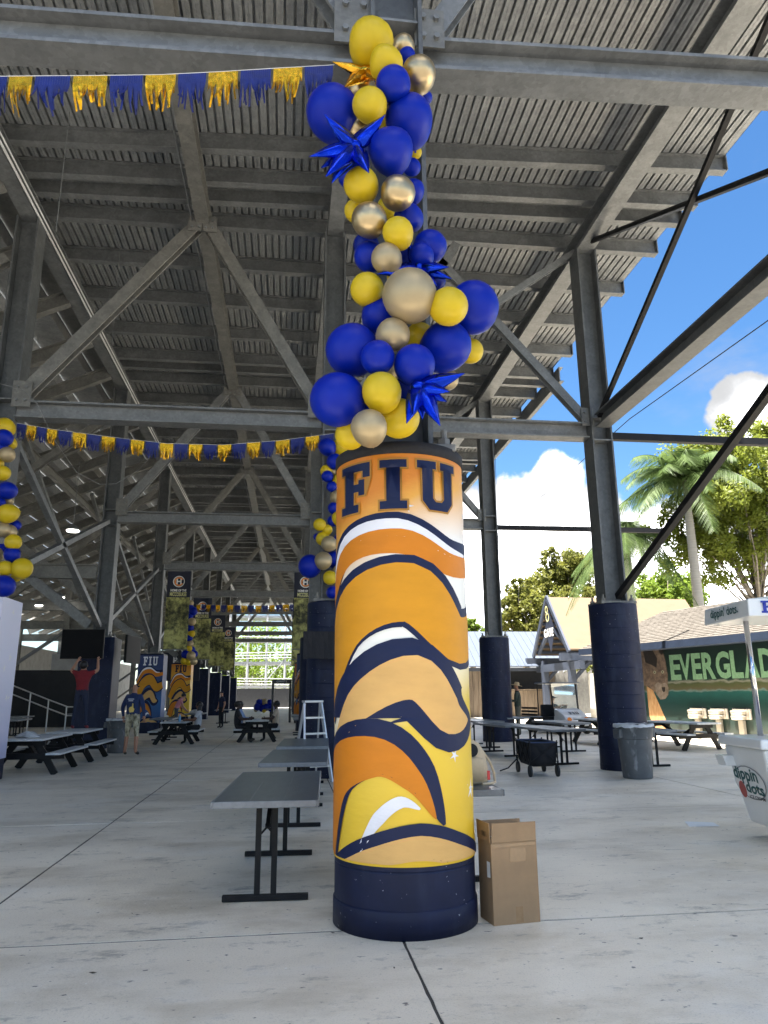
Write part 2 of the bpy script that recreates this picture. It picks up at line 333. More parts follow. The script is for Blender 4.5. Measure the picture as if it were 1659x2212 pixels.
# ---------------------------------------------------------------- the grandstand overhead
gs = thing('grandstand', 'galvanised steel underside of the grandstand spanning the whole concourse overhead', 'grandstand')
ZP0, ZP1 = 11.33, 11.69                   # purlin bottom / top
prof = []
for k in range(6):
    x = k*.16; prof += [(x, 0), (x+.052, 0), (x+.055, .006), (x+.058, 0), (x+.112, 0), (x+.119, .075), (x+.153, .075)]
prof += [(.96, 0)]
for i in range(15):
    x0 = -6.0+.956*i; m_ = MB(); z = ZP1+.004*(i % 2)
    n = len(prof)
    segs = [1.6]+[k*6.0+3 for k in range(0, 15)]
    vs = [(x0+a, y, z+b) for y in segs for a, b in prof]
    m_.add(vs, [(s*n+k, s*n+k+1, (s+1)*n+k+1, (s+1)*n+k) for s in range(len(segs)-1) for k in range(n-1)])
    m_.build('deck_sheet', DECK, gs)
pur = [2.1, 3.9, 5.6, 7.6, 9.6, 11.37, 12.46, 13.05, 14.17, 15.93, 17.65, 19.45, 21.1, 21.75]
for n in range(2, 9): pur += [YR[n]+o for o in (.45, 2.2, 3.95, 5.75, 7.4, 7.95)]
SK = {9.6: .35, 11.37: .8, 12.46: .55, 13.05: .55, 14.17: .2}
for y in pur:
    m_ = MB(); m_.ibeam((-5.55, y+SK.get(y, 0), (ZP0+ZP1)/2), (8.32, y, (ZP0+ZP1)/2), ZP1-ZP0-.006, .17, .022, .016)
    o = m_.build('purlin', GALV, gs)
    m_ = MB(); m_.box((8.335, y, (ZP0+ZP1)/2), (.022, .21, .34)); m_.build('end_plate', GALV, o)
for x, wd in ((XL, .32), (-1.98, .27), (XM, .32), (XO, .38)):
    m_ = MB(); m_.ibeam((x, 1.6, 11.12), (x, 86, 11.12), .41, wd, .035, .025); m_.build('girder', GALV if x != -1.98 else GALVD, gs)
m_ = MB(); m_.channel((8.36, 20.6, 11.28), (8.36, 86, 11.28), .5, .14, .03); m_.build('edge_channel', GALV, gs)
m_ = MB(); m_.box((8.28, 11, 11.72), (.12, 19, .05)); m_.build('edge_trim', DECK, gs)
def gusset(p, w_, h_, y, m=GALVD, nb=4):
    o = MB().box((p[0], y, p[1]), (w_, .022, h_)).build('gusset_plate', m, gs)
    b = MB()
    for k in range(nb): b.tube([(p[0]+(k % 2-.5)*w_*.45, y-.045, p[1]+(k//2-.5)*h_*.5), (p[0]+(k % 2-.5)*w_*.45, y-.008, p[1]+(k//2-.5)*h_*.5)], .028, 6)
    b.build('bolts', GALV, o)
for n, Y in enumerate(YR):
    if n < 9:
        for a, b in ((XL+.24, XM-.24), (XM+.24, XO-.24)):
            za, zb_ = (6.68, 6.68) if n else ((6.50, 6.70) if a < 0 else (6.72, 6.98))
            m_ = MB(); m_.ibeam((a, Y, za), (b, Y, zb_), .34 if n else .33, .30 if n else .27, .035, .028); m_.build('tie_beam', GALV, gs)
        for p, q in (((XL+.3, 6.95), (-2.12, 10.92)), ((XM-.3, 6.95), (-1.84, 10.92))):
            m_ = MB(); m_.ibeam((p[0], Y, p[1]), (q[0], Y, q[1]), .22, .24, .03, .03, up=(0, 1, 0)); m_.build('brace', GALVD if n % 2 else GALV, gs)
            if n < 4: gusset((p[0]+(.05 if p[0] < 0 else -.05), p[1]+.02), .34, .52, Y-.15); gusset((q[0], q[1]-.02), .3, .34, Y-.15, nb=4)
        for p, q in (((XM+.3, 6.95), (3.42, 10.92)), ((XO-.25, 6.95), (2.5, 11.1))):
            m_ = MB(); m_.ibeam((p[0], Y, p[1]), (q[0], Y, q[1]), .17, .18, .02, .02, up=(0, 1, 0)); m_.build('brace', GALV, gs)
            if n < 4: gusset((p[0], p[1]+.02), .26, .4, Y-.13)
        m_ = MB(); m_.ibeam((XO-.15, Y+.1, 11.0), (4.2, Y+.1, 9.55), .13, .13, .018, .018, up=(0, 1, 0)); m_.build('knee_brace', GALV, gs)
        # the seating side
        if n:
            m_ = MB(); m_.ibeam((XL-.24, Y, 5.0), (-16.5, Y, 5.0), .42, .26, .035, .025); m_.build('tie_beam', GALVD, gs)
            m_ = MB(); m_.ibeam((XL-.3, Y, 3.42), (-11.2, Y, 7.6), .26, .26, .03, .03, up=(0, 1, 0)); m_.build('brace', GALV, gs)
            m_ = MB(); m_.ibeam((XL-.28, Y, 9.9), (-11.2, Y, 5.3), .2, .2, .03, .03, up=(0, 1, 0)); m_.build('brace', GALVD, gs)
            m_ = MB(); m_.ibeam((-11.35, Y, 0), (-11.35, Y, 8.2), .34, .3, .03, .02, up=(0, 1, 0)); m_.build('post', GALVD, gs)
            m_ = MB(); m_.ibeam((-16.6, Y, 0), (-16.6, Y, 5.9), .34, .3, .03, .02, up=(0, 1, 0)); m_.build('post', GALVD, gs)
            m_ = MB(); m_.bar((-11.4, Y, 4.7), (-16.4, Y, 1.0), .16, .16); m_.build('brace', GALV, gs)
        # longitudinal bracing along the left and outer rows
        if n and n < 8:
            Y2 = YR[n+1]
            for p, q in (((XL, Y+.2, 3.4), (XL, Y2-.2, 6.5)), ((XL, Y+.2, 6.5), (XL, Y2-.2, 3.4)), ((-8.4, Y, 9.7), (-8.4, Y2, 5.2))):
                m_ = MB(); m_.bar(p, q, .13, .13); m_.build('brace', GALV, gs)
            m_ = MB(); m_.ibeam((-8.6, Y, 9.2), (-8.6, Y2, 9.2), .3, .18, .02, .02); m_.build('strut', GALVD, gs)
        if n == 0:
            Y2 = YR[n+1]
            m_ = MB(); m_.ibeam((XO, Y+.25, 6.85), (XO, Y2-.25, 6.85), .30, .30, .03, .02); m_.build('strut', SHAFT_SHADED, gs)
            m_ = MB(); m_.bar((XO-.05, Y2-.25, 6.95), (XO-.05, Y+.6, 11.9-.9), .085, .085); m_.build('brace_rod', BLACKM, gs)
            m_ = MB(); m_.tube([(XO+.05, Y2-.25, 11.05), (XO+.05, Y+.25, 7.1)], .06, 8); m_.build('brace_rod', BLACKM, gs)
            m_ = MB(); m_.bar((XO, Y2-.3, 3.2), (XO, Y+.3, 6.5), .11, .11); m_.build('brace_rod', BLACKM, gs)
for n in (1, 2):
    m_ = MB(); m_.bar((XO+.25, YR[n], 6.6), (XO+6, YR[n], 6.6), .13, .15); m_.build('outrigger', BLACKM, gs)
Yk = 2.0
while Yk < 84:
    m_ = MB(); m_.ibeam((XL-.15, Yk, 10.95), (-17.2, Yk, 5.62), .36, .2, .03, .02); m_.build('raker', GALVD, gs); Yk += 2.1475
for k in range(14):
    x = XL-.1-.84*k; z = 11.5-.387*k; t = .05
    m_ = MB(); m_.sect((0, 1.6, 0), (0, 87, 0), [(x, z), (x-.87, z), (x-.87, z+t), (x-t, z+t), (x-t, z+.36), (x, z+.36)], up=(0, 0, 1), cap=True)
    m_.build('seat_tread', DECK if k % 3 else GALVD, gs)
for dx, r in ((.22, .022), (.30, .016)): m_ = MB(); m_.tube([(XL+dx, 2, 10.9), (XL+dx, 40, 10.9), (XL+dx, 84, 10.9)], r, 8); m_.build('conduit', WHITEP, gs)
m_ = MB(); m_.tube([(-2.2, 2, 11.0), (-2.2, 84, 11.0)], .02, 8); m_.build('conduit', GALV, gs)
for yy in (8.2, 12.2): m_ = MB(); m_.tube([(-4.0, yy+3, 11.3), (-4.0, yy+3, 8.9)], .008, 5); m_.build('hanger_rod', GALV, gs)
m_ = MB(); m_.box((-17.3, 44, 2.35), (.25, 86, 4.7)); tag(m_.build('stand_wall', CONC2), 'long grey concrete wall closing the dark side under the seating', 'wall')

tag(MB().tube([atY(-10, 826, 13.3), atY(50, 842, 13.3), atY(80, 872, 13.3), atY(95, 905, 13.5), atY(120, 955, 14), atY(165, 1020, 15), atY(215, 1046, 16), atY(250, 1045, 17), atY(300, 1015, 18.5), atY(325, 985, 19)], .007, 6).build('hanging_cable', GALV), 'loose thin cable looping down from the left column', 'cable')
# ---------------------------------------------------------------- columns
ORD = ['first', 'second', 'third', 'fourth', 'fifth', 'sixth', 'seventh', 'eighth', 'ninth', 'tenth']
ORANGE = (.58, .19, .010); GOLDY = (.76, .45, .02); CREAM = (.64, .375, .125); PNAVY = (.006, .012, .05); PWHITE = (.72, .72, .76)
INK = {k: mat('print_'+k, c, .5, spec=.25, var=.07, scale=3, bump=.35, bscale=5, st=(1, 1, 2.6)) for k, c in dict(orange=ORANGE, gold=(.60, .262, .012), cream=CREAM, navy=PNAVY, white=PWHITE, tan=(.35, .17, .03)).items()}
def wrapmat(name, z0, z1, ramp, side=None):
    m = mat(name, (1, 1, 1), .5, bump=.35, bscale=5, st=(1, 1, 2.6)); t = m.node_tree; b = t.nodes['Principled BSDF']
    c = t.nodes.new('ShaderNodeTexCoord'); s = t.nodes.new('ShaderNodeSeparateXYZ'); t.links.new(c.outputs['Object'], s.inputs[0])
    n = t.nodes.new('ShaderNodeTexNoise'); n.inputs['Scale'].default_value = 1.1; n.inputs['Detail'].default_value = 2; t.links.new(c.outputs['Object'], n.inputs['Vector'])
    a = t.nodes.new('ShaderNodeMath'); a.operation = 'MULTIPLY_ADD'; t.links.new(n.outputs['Fac'], a.inputs[0]); a.inputs[1].default_value = .45; t.links.new(s.outputs['Z'], a.inputs[2])
    if side:
        k = t.nodes.new('ShaderNodeMath'); k.operation = 'MULTIPLY_ADD'; t.links.new(s.outputs['X'], k.inputs[0]); k.inputs[1].default_value = side; t.links.new(a.outputs[0], k.inputs[2]); a = k
    mr = t.nodes.new('ShaderNodeMapRange'); t.links.new(a.outputs[0], mr.inputs[0]); mr.inputs[1].default_value = z0+.22; mr.inputs[2].default_value = z1+.22
    r = t.nodes.new('ShaderNodeValToRGB'); t.links.new(mr.outputs[0], r.inputs[0]); e = r.color_ramp.elements
    e[0].position, e[0].color = ramp[0][0], (*ramp[0][1], 1); e[1].position, e[1].color = ramp[-1][0], (*ramp[-1][1], 1)
    for p, cc_ in ramp[1:-1]: q = e.new(p); q.color = (*cc_, 1)
    t.links.new(r.outputs[0], b.inputs['Base Color'])
    return m
WRAPO = wrapmat('wrap_orange_white_yellow', .40, 3.0, [(0, (.72, .45, .015)), (.28, (.72, .50, .04)), (.45, (.80, .78, .70)), (.72, (.80, .78, .74)), (.86, (.70, .34, .045)), (.93, ORANGE), (1, ORANGE)], -.5)
WRAPB = wrapmat('wrap_blue', .40, 3.0, [(0, (.012, .05, .16)), (.3, (.02, .12, .33)), (.6, (.012, .04, .15)), (1, (.012, .028, .12))])
WRAPG = wrapmat('wrap_gold', .40, 3.0, [(0, (.72, .45, .015)), (.4, (.74, .5, .05)), (.8, (.70, .34, .02)), (1, ORANGE)])
WRAPW = wrapmat('wrap_white', .40, 3.0, [(0, (.46, .47, .66)), (.5, (.62, .63, .78)), (1, (.66, .66, .80))])
def swoosh(pts, wds, n=26):
    """closed outline of a tapering ribbon along a Catmull-Rom centre line"""
    P = [Vector(p) for p in pts]; out = []
    for i in range(n+1):
        t = i/n*(len(P)-1); k = min(int(t), len(P)-2); f = t-k
        a, b, c, d = P[max(k-1, 0)], P[k], P[k+1], P[min(k+2, len(P)-1)]
        q = .5*((2*b)+(c-a)*f+(2*a-5*b+4*c-d)*f*f+(3*b-a-3*c+d)*f**3); wv = wds[k]*(1-f)+wds[k+1]*f
        out.append((q, wv))
    L_, R_ = [], []
    for i, (q, wv) in enumerate(out):
        d = (out[min(i+1, n)][0]-out[max(i-1, 0)][0]).normalized(); nn = Vector((-d.y, d.x))
        L_.append(tuple(q+nn*wv/2)); R_.append(tuple(q-nn*wv/2))
    return R_+L_[::-1]
def star4(x, y, r, a=0.):
    return [(x+(r if k % 2 == 0 else r*.28)*math.sin(a+k*math.pi/5), y+(r if k % 2 == 0 else r*.28)*math.cos(a+k*math.pi/5)) for k in range(10)]
# plain flowing ribbons in the wrap's printed colours, in place of the printed mascot
RIB = [  # (ink, u/v centre line, widths); u metres round the column, v metres above the floor
    ('navy', [(-.78, 1.95), (-.45, 2.36), (-.02, 2.45), (.38, 2.30), (.80, 2.34)], [.26, .24, .26, .24, .2]),
    ('white', [(-.78, 1.98), (-.45, 2.39), (-.02, 2.475), (.36, 2.335), (.6, 2.33)], [.10, .11, .12, .07, .01]),
    ('orange', [(-.78, 1.90), (-.44, 2.30), (0, 2.38), (.38, 2.24), (.80, 2.28)], [.14, .15, .17, .16, .12]),
    ('navy', [(-.78, 1.30), (-.44, 1.88), (.05, 2.05), (.44, 1.76), (.80, 1.86)], [.42, .46, .48, .42, .34]),
    ('gold', [(-.78, 1.30), (-.42, 1.87), (.05, 2.04), (.43, 1.75), (.80, 1.85)], [.34, .38, .39, .32, .24]),
    ('navy', [(-.72, .86), (-.38, 1.30), (.04, 1.50), (.36, 1.24), (.62, 1.22)], [.34, .44, .50, .44, .04]),
    ('cream', [(-.60, 1.02), (-.30, 1.34), (.08, 1.50), (.34, 1.26), (.54, 1.23)], [.04, .22, .28, .24, .01]),
    ('navy', [(-.76, .42), (-.54, .92), (-.16, 1.08), (.10, .92), (.26, .62)], [.46, .42, .34, .22, .02]),
    ('orange', [(-.76, .42), (-.56, .88), (-.18, 1.02), (.06, .88), (.20, .66)], [.38, .34, .24, .13, .01]),
    ('white', [(-.30, .46), (-.16, .66), (-.02, .76), (.10, .72)], [.02, .08, .07, .01]),
    ('navy', [(-.60, .30), (-.25, .46), (.10, .54), (.42, .46), (.70, .38)], [.14, .18, .20, .18, .10]),
    ('cream', [(-.52, .32), (-.22, .43), (.10, .50), (.42, .42), (.66, .36)], [.06, .12, .14, .12, .06])]
def decorate(parent, fmap, sc=1., lo=.41, hi=2.97, white=False, du=.05, stars=True, wfac=1.):
    cl = lambda P: [(p[0]*wfac, min(hi, max(lo, p[1]))) for p in P]
    for k, (ink, pts, wd) in enumerate(RIB):
        decal([cl(swoosh(pts, wd))], lambda u, v, k=k: fmap(u, v, .0022+.0005*k), 'printed_ribbon', INK[ink], parent, du)
    if stars:
        decal([star4(.56, .80, .07, .2), star4(.36, 1.02, .045, .5), star4(.62, 2.62, .04, .1), star4(.05, 2.62, .05, .3)], lambda u, v: fmap(u, v, .0018), 'printed_stars', INK['white'], parent, du)
    if not white: decal(fiu(-.47*wfac, 2.60, .91*wfac, .345, .013), lambda u, v: fmap(u, v, .0085), 'letter_outline', INK['tan'], parent, du)
    decal(fiu(-.47*wfac, 2.60, .91*wfac, .345), lambda u, v: fmap(u, v, .0095), 'letters', INK['white' if white else 'navy'], parent, du)
def column(n, row, label, wrap=None):
    x = {'left': XL, 'main': XM, 'outer': XO}[row]; Y = YR[n]; 
    if row == 'left': Y += .23
    t = thing('support_column', label, 'column', (x, Y, 0), 0, 'columns carrying the grandstand'); t['kind'] = 'thing'
    far = Y > 45; HP = 3.07
    if row == 'left':
        m_ = MB(); m_.box((0, 0, HP/2), (.96, .96, HP)); m_.build('pedestal', NAVY, t, bevel=.02)
    else:
        r = .457; N_ = 64 if n < 3 else 28
        pf = [(r+.004, 0), (r+.004, .10), (r, .105)]
        for z in [.115+.247*k for k in range(1, 12)]: pf += [(r, z-.008), (r-.004, z), (r, z+.008)]
        pf += [(r, HP-.02), (r-.02, HP)]
        m_ = MB(); m_.lathe(pf, N_); m_.build('pedestal', NAVY, t, auto=10)
    if not far:
        m_ = MB(); m_.box((0, 0, HP+.02), (.72, .66, .055)); m_.build('base_plate', GALVD, t, bevel=.006)
        for sx in (-1, 1):
            for sy in (-1, 1):
                m_ = MB(); m_.tube([(sx*.29, sy*.26, HP+.045), (sx*.29, sy*.26, HP+.10)], .045, 6); m_.tube([(sx*.29, sy*.26, HP+.09), (sx*.29, sy*.26, HP+.17)], .022, 8); m_.build('anchor_bolt', GALVD, t)
    m_ = MB(); m_.ibeam((0, 0, HP+.048), (0, 0, 10.91), .44, .46, .035, .03, up=(1, 0, 0))
    o = m_.build('steel_shaft', SHAFT_SHADED, t)
    if n < 3:
        for z in (6.45, 6.93):
            for sy in (-1, 1): MB().box((0, sy*.12, z), (.36, .2, .025)).build('stiffener', GALV, o)
    return t
labs = {'main': 'round navy pedestal and steel shaft, %s back in the row right of the aisle', 'outer': 'round navy pedestal and steel shaft, %s along the open outer edge', 'left': 'square navy pedestal and steel shaft, %s in the row left of the aisle'}
cols = {}
special = {('main', 0): 'nearest column, round navy base in a bright orange and yellow printed wrap', ('outer', 1): 'round navy column on the open edge beside the grey trash can',
           ('outer', 2): 'round navy column on the open edge behind the folding tables', ('left', 1): 'square column in a white printed wrap at the left edge of the picture',
           ('left', 2): 'square navy column carrying the black television', ('left', 3): 'square column in a blue printed wrap with white lettering', ('left', 4): 'square column in an orange printed wrap left of the aisle',
           ('main', 3): 'round column in an orange and navy wrap right of the aisle, the nearer of two', ('main', 4): 'round column in an orange wrap right of the aisle, the farther of two'}
for row in ('main', 'outer', 'left'):
    for n in range(0 if row == 'main' else 1, 9):
        cols[row, n] = column(n, row, special.get((row, n), labs[row] % ORD[n]))
# wraps
def cylmap(a0, r):
    return lambda u, v, off: Vector((math.sin(a0+u/r)*(r+off), -math.cos(a0+u/r)*(r+off), v))
def cyl_wrap(t, m, a0, white=False, N_=96, du=.05):
    r = .462; pf = [(r, .395+.03*k+(.0) ) for k in range(1)]
    rw = random.Random(2); pf = [(r, .395)]
    z = .40
    while z < 2.98: pf.append((r+.0015*math.sin(z*17)+rw.uniform(-.0008, .0008), z)); z += .07
    pf += [(r+.001, 3.0)]
    mb = MB(); mb.lathe(pf, N_); mb.f = mb.f[:-2]; mb.mi = mb.mi[:-2]; w_ = mb.build('printed_wrap', m, t, smooth=True)
    decorate(w_, cylmap(a0, r), du=du, white=white)
    return w_
t = cols['main', 0]; wr = cyl_wrap(t, WRAPO, -math.atan2(XM, YR[0]))
MB().lathe([(.470, 2.99), (.470, 3.075), (.44, 3.085)], 64).build('top_band', BLKFAB, t, smooth=True)
MB().lathe([(.466, 0), (.4655, .145), (.459, .155)], 64).build('base_skirt', NAVY, t, smooth=True)
for n in (3, 4): cyl_wrap(cols['main', n], WRAPO if n == 4 else WRAPB, .25, white=(n == 3), N_=32, du=.12)
def sq_wrap(t, m, white):
    h = .49; mb = MB(); mb.add([(x*h, y*h, z) for z in (.4, 3.0) for x, y in ((-1, -1), (1, -1), (1, 1), (-1, 1))], [(0, 1, 5, 4), (1, 2, 6, 5), (2, 3, 7, 6), (3, 0, 4, 7)])
    w_ = mb.build('printed_wrap', m, t)
    decorate(w_, lambda u, v, off: Vector((u, -h-off, v)), white=white, stars=False, wfac=.62, du=None)
sq_wrap(cols['left', 3], WRAPB, True); sq_wrap(cols['left', 4], WRAPG, False)
h = .49; mb = MB(); mb.add([(x*h, y*h, z) for z in (.36, 3.12) for x, y in ((-1, -1), (1, -1), (1, 1), (-1, 1))], [(0, 1, 5, 4), (1, 2, 6, 5), (2, 3, 7, 6), (3, 0, 4, 7)])
w_ = mb.build('printed_wrap', WRAPW, cols['left', 1])
decal([star4(-.2+.13*k, .9+.5*((k*7) % 5), .09, k) for k in range(4)]+[star4(.15, 2.1, .1, .2), star4(.3, 1.4, .06, .2)], lambda u, v: Vector((h+.003, u, v)), 'printed_stars', INK['white'], w_)
decal([[(.2, 2.3), (.48, 2.5), (.48, 2.75), (.2, 2.75)]], lambda u, v: Vector((u, -h-.003, v)), 'printed_ribbon', INK['navy'], w_)

# ================================================================ balloons
BAL = {}
bp = [(.004, -1.16), (.05, -1.17), (.035, -1.10), (.05, -1.06), (.22, -1.0), (.45, -.88), (.68, -.67), (.86, -.40), (.97, -.08), (1.0, .18), (.96, .45), (.84, .68), (.64, .87), (.40, .98), (.16, 1.035), (.01, 1.045)]
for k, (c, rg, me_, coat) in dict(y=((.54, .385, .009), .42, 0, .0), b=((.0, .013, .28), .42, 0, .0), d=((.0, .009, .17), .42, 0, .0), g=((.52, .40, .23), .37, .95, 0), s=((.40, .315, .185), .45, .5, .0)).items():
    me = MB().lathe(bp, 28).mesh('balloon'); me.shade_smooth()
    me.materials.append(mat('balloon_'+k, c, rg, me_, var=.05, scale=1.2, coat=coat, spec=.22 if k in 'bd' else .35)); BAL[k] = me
rb = random.Random(11)
def garland(label, Y0, lst, layer=.16, name='balloon_garland'):
    P0 = atY(lst[0][0], lst[0][1], Y0); t = thing(name, label, 'balloons', (P0.x, Y0, 0))
    for x, y, r, c, lay in lst:
        P = atY(x, y, Y0+layer*lay); rad = pxsize(P, r)
        o = bpy.data.objects.new('balloon', BAL[c]); COL.objects.link(o); o.parent = t; o.location = P-Vector((P0.x, Y0, 0))
        o.scale = (rad*rb.uniform(.95, 1.0), rad*rb.uniform(.95, 1.0), rad*rb.uniform(.97, 1.1)); o.rotation_euler = (R(rb.uniform(50, 120)), rb.uniform(-.6, .6), rb.uniform(-.7, .7))
        if lay == 0: o.rotation_euler = (R(rb.uniform(60, 110)), rb.uniform(-.5, .5), rb.uniform(-.6, .6))
    return t, P0
FOIL = {'blue': mat('blue_foil', (.004, .03, .42), .16, .9, var=.3, scale=9, bump=.25, bscale=14), 'gold': mat('gold_foil', (.70, .36, .03), .18, 1, var=.3, scale=9, bump=.3, bscale=18)}
def starburst(t, P0, Y0, cx, cy, tips, dY, c='blue', rb_=.06):
    C = atY(cx, cy, dY)-Vector((P0.x, Y0, 0)); s = None
    s = MB().lathe([(.01, -.05), (.05, -.03), (.06, 0), (.05, .03), (.01, .05)], 10, C).build('starburst', FOIL[c], t, smooth=True)
    rs = random.Random(int(cx))
    for k, (x, y) in enumerate(tips):
        T = atY(x, y, dY+(-.16 if k % 2 else -.04))-Vector((P0.x, Y0, 0)); d = T-C
        m_ = MB(); a = d.cross(Vector((0, 1, 0))); a.normalize(); b = a.cross(d).normalized(); ln = d.length; n = 12; rings = [(.0, .030), (.2, .058), (.45, .050), (.75, .025), (.9, .010), (1, .001)]; vs = []
        for q, r in rings:
            for i in range(n):
                w_ = r*(1.12 if i % 3 == 0 else .85)*(ln/.33)**.4; vs.append(C+d*q+(a*math.cos(i*6.2832/n)+b*math.sin(i*6.2832/n)*.7)*w_)
        m_.add(vs, [(i*n+j, i*n+(j+1) % n, (i+1)*n+(j+1) % n, (i+1)*n+j) for i in range(len(rings)-1) for j in range(n)])
        m_.build('spike', FOIL[c], s, smooth=True)
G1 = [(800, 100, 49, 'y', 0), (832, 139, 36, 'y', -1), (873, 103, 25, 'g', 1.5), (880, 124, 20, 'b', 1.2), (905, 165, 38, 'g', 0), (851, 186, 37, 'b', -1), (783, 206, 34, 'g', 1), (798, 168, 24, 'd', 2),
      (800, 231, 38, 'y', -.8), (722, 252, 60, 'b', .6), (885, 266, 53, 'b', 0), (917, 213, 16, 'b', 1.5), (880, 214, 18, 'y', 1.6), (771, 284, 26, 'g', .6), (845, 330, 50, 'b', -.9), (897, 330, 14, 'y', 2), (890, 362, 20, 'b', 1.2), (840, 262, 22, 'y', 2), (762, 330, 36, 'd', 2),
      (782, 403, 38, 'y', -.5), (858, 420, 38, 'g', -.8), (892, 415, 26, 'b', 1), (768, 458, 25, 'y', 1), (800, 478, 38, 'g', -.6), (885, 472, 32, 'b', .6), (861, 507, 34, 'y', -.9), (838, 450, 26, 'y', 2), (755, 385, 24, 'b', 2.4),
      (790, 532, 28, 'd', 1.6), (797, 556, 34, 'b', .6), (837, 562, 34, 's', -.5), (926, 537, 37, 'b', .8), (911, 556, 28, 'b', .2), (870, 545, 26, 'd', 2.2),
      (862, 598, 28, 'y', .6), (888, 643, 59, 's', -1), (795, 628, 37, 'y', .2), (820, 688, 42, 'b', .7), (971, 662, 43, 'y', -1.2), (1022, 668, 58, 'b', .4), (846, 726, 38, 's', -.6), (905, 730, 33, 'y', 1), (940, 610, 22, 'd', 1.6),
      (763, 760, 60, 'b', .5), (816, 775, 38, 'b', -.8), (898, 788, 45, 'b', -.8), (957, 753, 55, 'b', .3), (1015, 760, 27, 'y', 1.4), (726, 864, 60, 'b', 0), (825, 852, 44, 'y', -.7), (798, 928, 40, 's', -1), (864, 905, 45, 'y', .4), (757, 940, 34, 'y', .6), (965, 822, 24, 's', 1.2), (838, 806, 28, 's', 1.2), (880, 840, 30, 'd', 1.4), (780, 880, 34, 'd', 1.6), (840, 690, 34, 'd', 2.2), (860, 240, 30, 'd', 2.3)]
Y1 = 4.42
t, P0 = garland('tall balloon garland of blue, yellow and gold climbing the nearest column', Y1, G1)
starburst(t, P0, Y1, 765, 318, [(700, 245), (714, 268), (832, 248), (668, 338), (693, 363), (703, 382), (716, 396), (797, 374)], 4.22)
starburst(t, P0, Y1, 905, 580, [(880, 524), (970, 577), (976, 602), (815, 592), (945, 618)], 4.46)
starburst(t, P0, Y1, 905, 838, [(1004, 806), (972, 846), (966, 868), (951, 920), (878, 915), (893, 896), (913, 906)], 4.24)
starburst(t, P0, Y1, 790, 158, [(718, 133), (744, 188), (805, 135), (812, 172)], 4.46, 'gold')
garland('balloon garland on the white-wrapped column at the left edge', 13.0, [(12, 925, 22, 'y', 0), (10, 946, 19, 'b', -.5), (24, 958, 13, 'y', 1), (16, 983, 17, 's', -.3), (2, 972, 18, 'b', 0), (6, 1022, 17, 'y', 0), (17, 1060, 20, 'b', 0), (20, 1083, 10, 's', 1), (19, 1109, 22, 'y', -.3), (34, 1135, 12, 'b', 1), (6, 1146, 17, 's', 0), (20, 1150, 16, 's', .6), (29, 1172, 18, 'y', -.4), (26, 1199, 18, 'b', -.2), (4, 1190, 16, 'b', .8), (12, 1228, 17, 'y', -.5), (46, 1230, 23, 'y', -.2), (35, 1246, 11, 'y', .7), (10, 1266, 24, 'b', -.6), (-14, 1000, 22, 'y', .3), (-12, 1090, 24, 'b', .3), (-14, 1200, 20, 's', .3)], .2)
garland('balloon garland on the column behind the nearest one, half hidden by it', 13.0, [(708, 967, 20, 'b', 0), (722, 998, 18, 'b', -.4), (736, 968, 20, 'y', .5), (704, 1018, 14, 'y', 0), (722, 1020, 13, 's', .3), (708, 1030, 13, 'b', -.4), (735, 1040, 20, 'y', 0), (717, 1052, 12, 'b', -.3), (730, 1075, 18, 's', 0), (722, 1098, 14, 'b', 0), (735, 1120, 18, 'y', 0), (690, 1134, 14, 'y', 0), (706, 1144, 12, 'y', .3), (720, 1126, 13, 'b', .3), (697, 1164, 16, 'y', .5), (684, 1160, 8, 'b', 1), (712, 1175, 18, 's', -.5), (736, 1170, 20, 'b', .3), (670, 1222, 26, 'b', .4), (698, 1213, 20, 's', -.5), (720, 1210, 18, 'b', .6), (714, 1248, 16, 'y', -.3), (735, 1240, 20, 's', .2), (718, 1280, 14, 'b', 0), (736, 1285, 16, 'y', 0)], .2)
garland('distant balloon garland beside the orange-wrapped column left of the aisle', 38.6, [(412, 1303, 7, 's', 0), (410, 1313, 8, 'b', 0), (417, 1321, 10, 'b', 0), (409, 1333, 8, 'b', 0), (415, 1343, 9, 's', -.5), (411, 1356, 8, 'b', 0), (414, 1369, 8, 'y', 0), (408, 1379, 8, 'b', 0), (411, 1391, 8, 's', 0), (408, 1402, 8, 'y', 0), (413, 1404, 8, 'b', .5), (402, 1413, 10, 'b', 0), (413, 1416, 10, 's', -.5), (420, 1412, 8, 'b', .6), (398, 1428, 8, 'y', 0), (408, 1430, 8, 'y', 0), (417, 1428, 9, 's', 0), (403, 1421, 7, 'd', 1)], .25)
garland('distant balloon garland beside the banner right of the aisle', 30.2, [(684, 1310, 7, 'b', 0), (686, 1325, 8, 'b', 0), (683, 1340, 8, 'y', 0), (686, 1352, 7, 'b', 0), (684, 1366, 8, 's', 0), (686, 1380, 8, 'b', 0), (682, 1395, 9, 'b', 0), (686, 1410, 9, 's', 0), (678, 1420, 10, 'b', 0)], .25)
garland('heap of blue, yellow and gold balloons lying on a far table', 42.0, [(556, 1527, 8, 'b', 0), (566, 1530, 8, 'b', 0), (576, 1528, 8, 'b', 0), (586, 1530, 8, 'b', 0), (560, 1518, 8, 'b', .5), (572, 1517, 8, 's', .5), (582, 1519, 8, 'b', .5), (553, 1533, 5, 's', 0), (570, 1535, 5, 'y', -.3)], .3, 'balloon_heap')

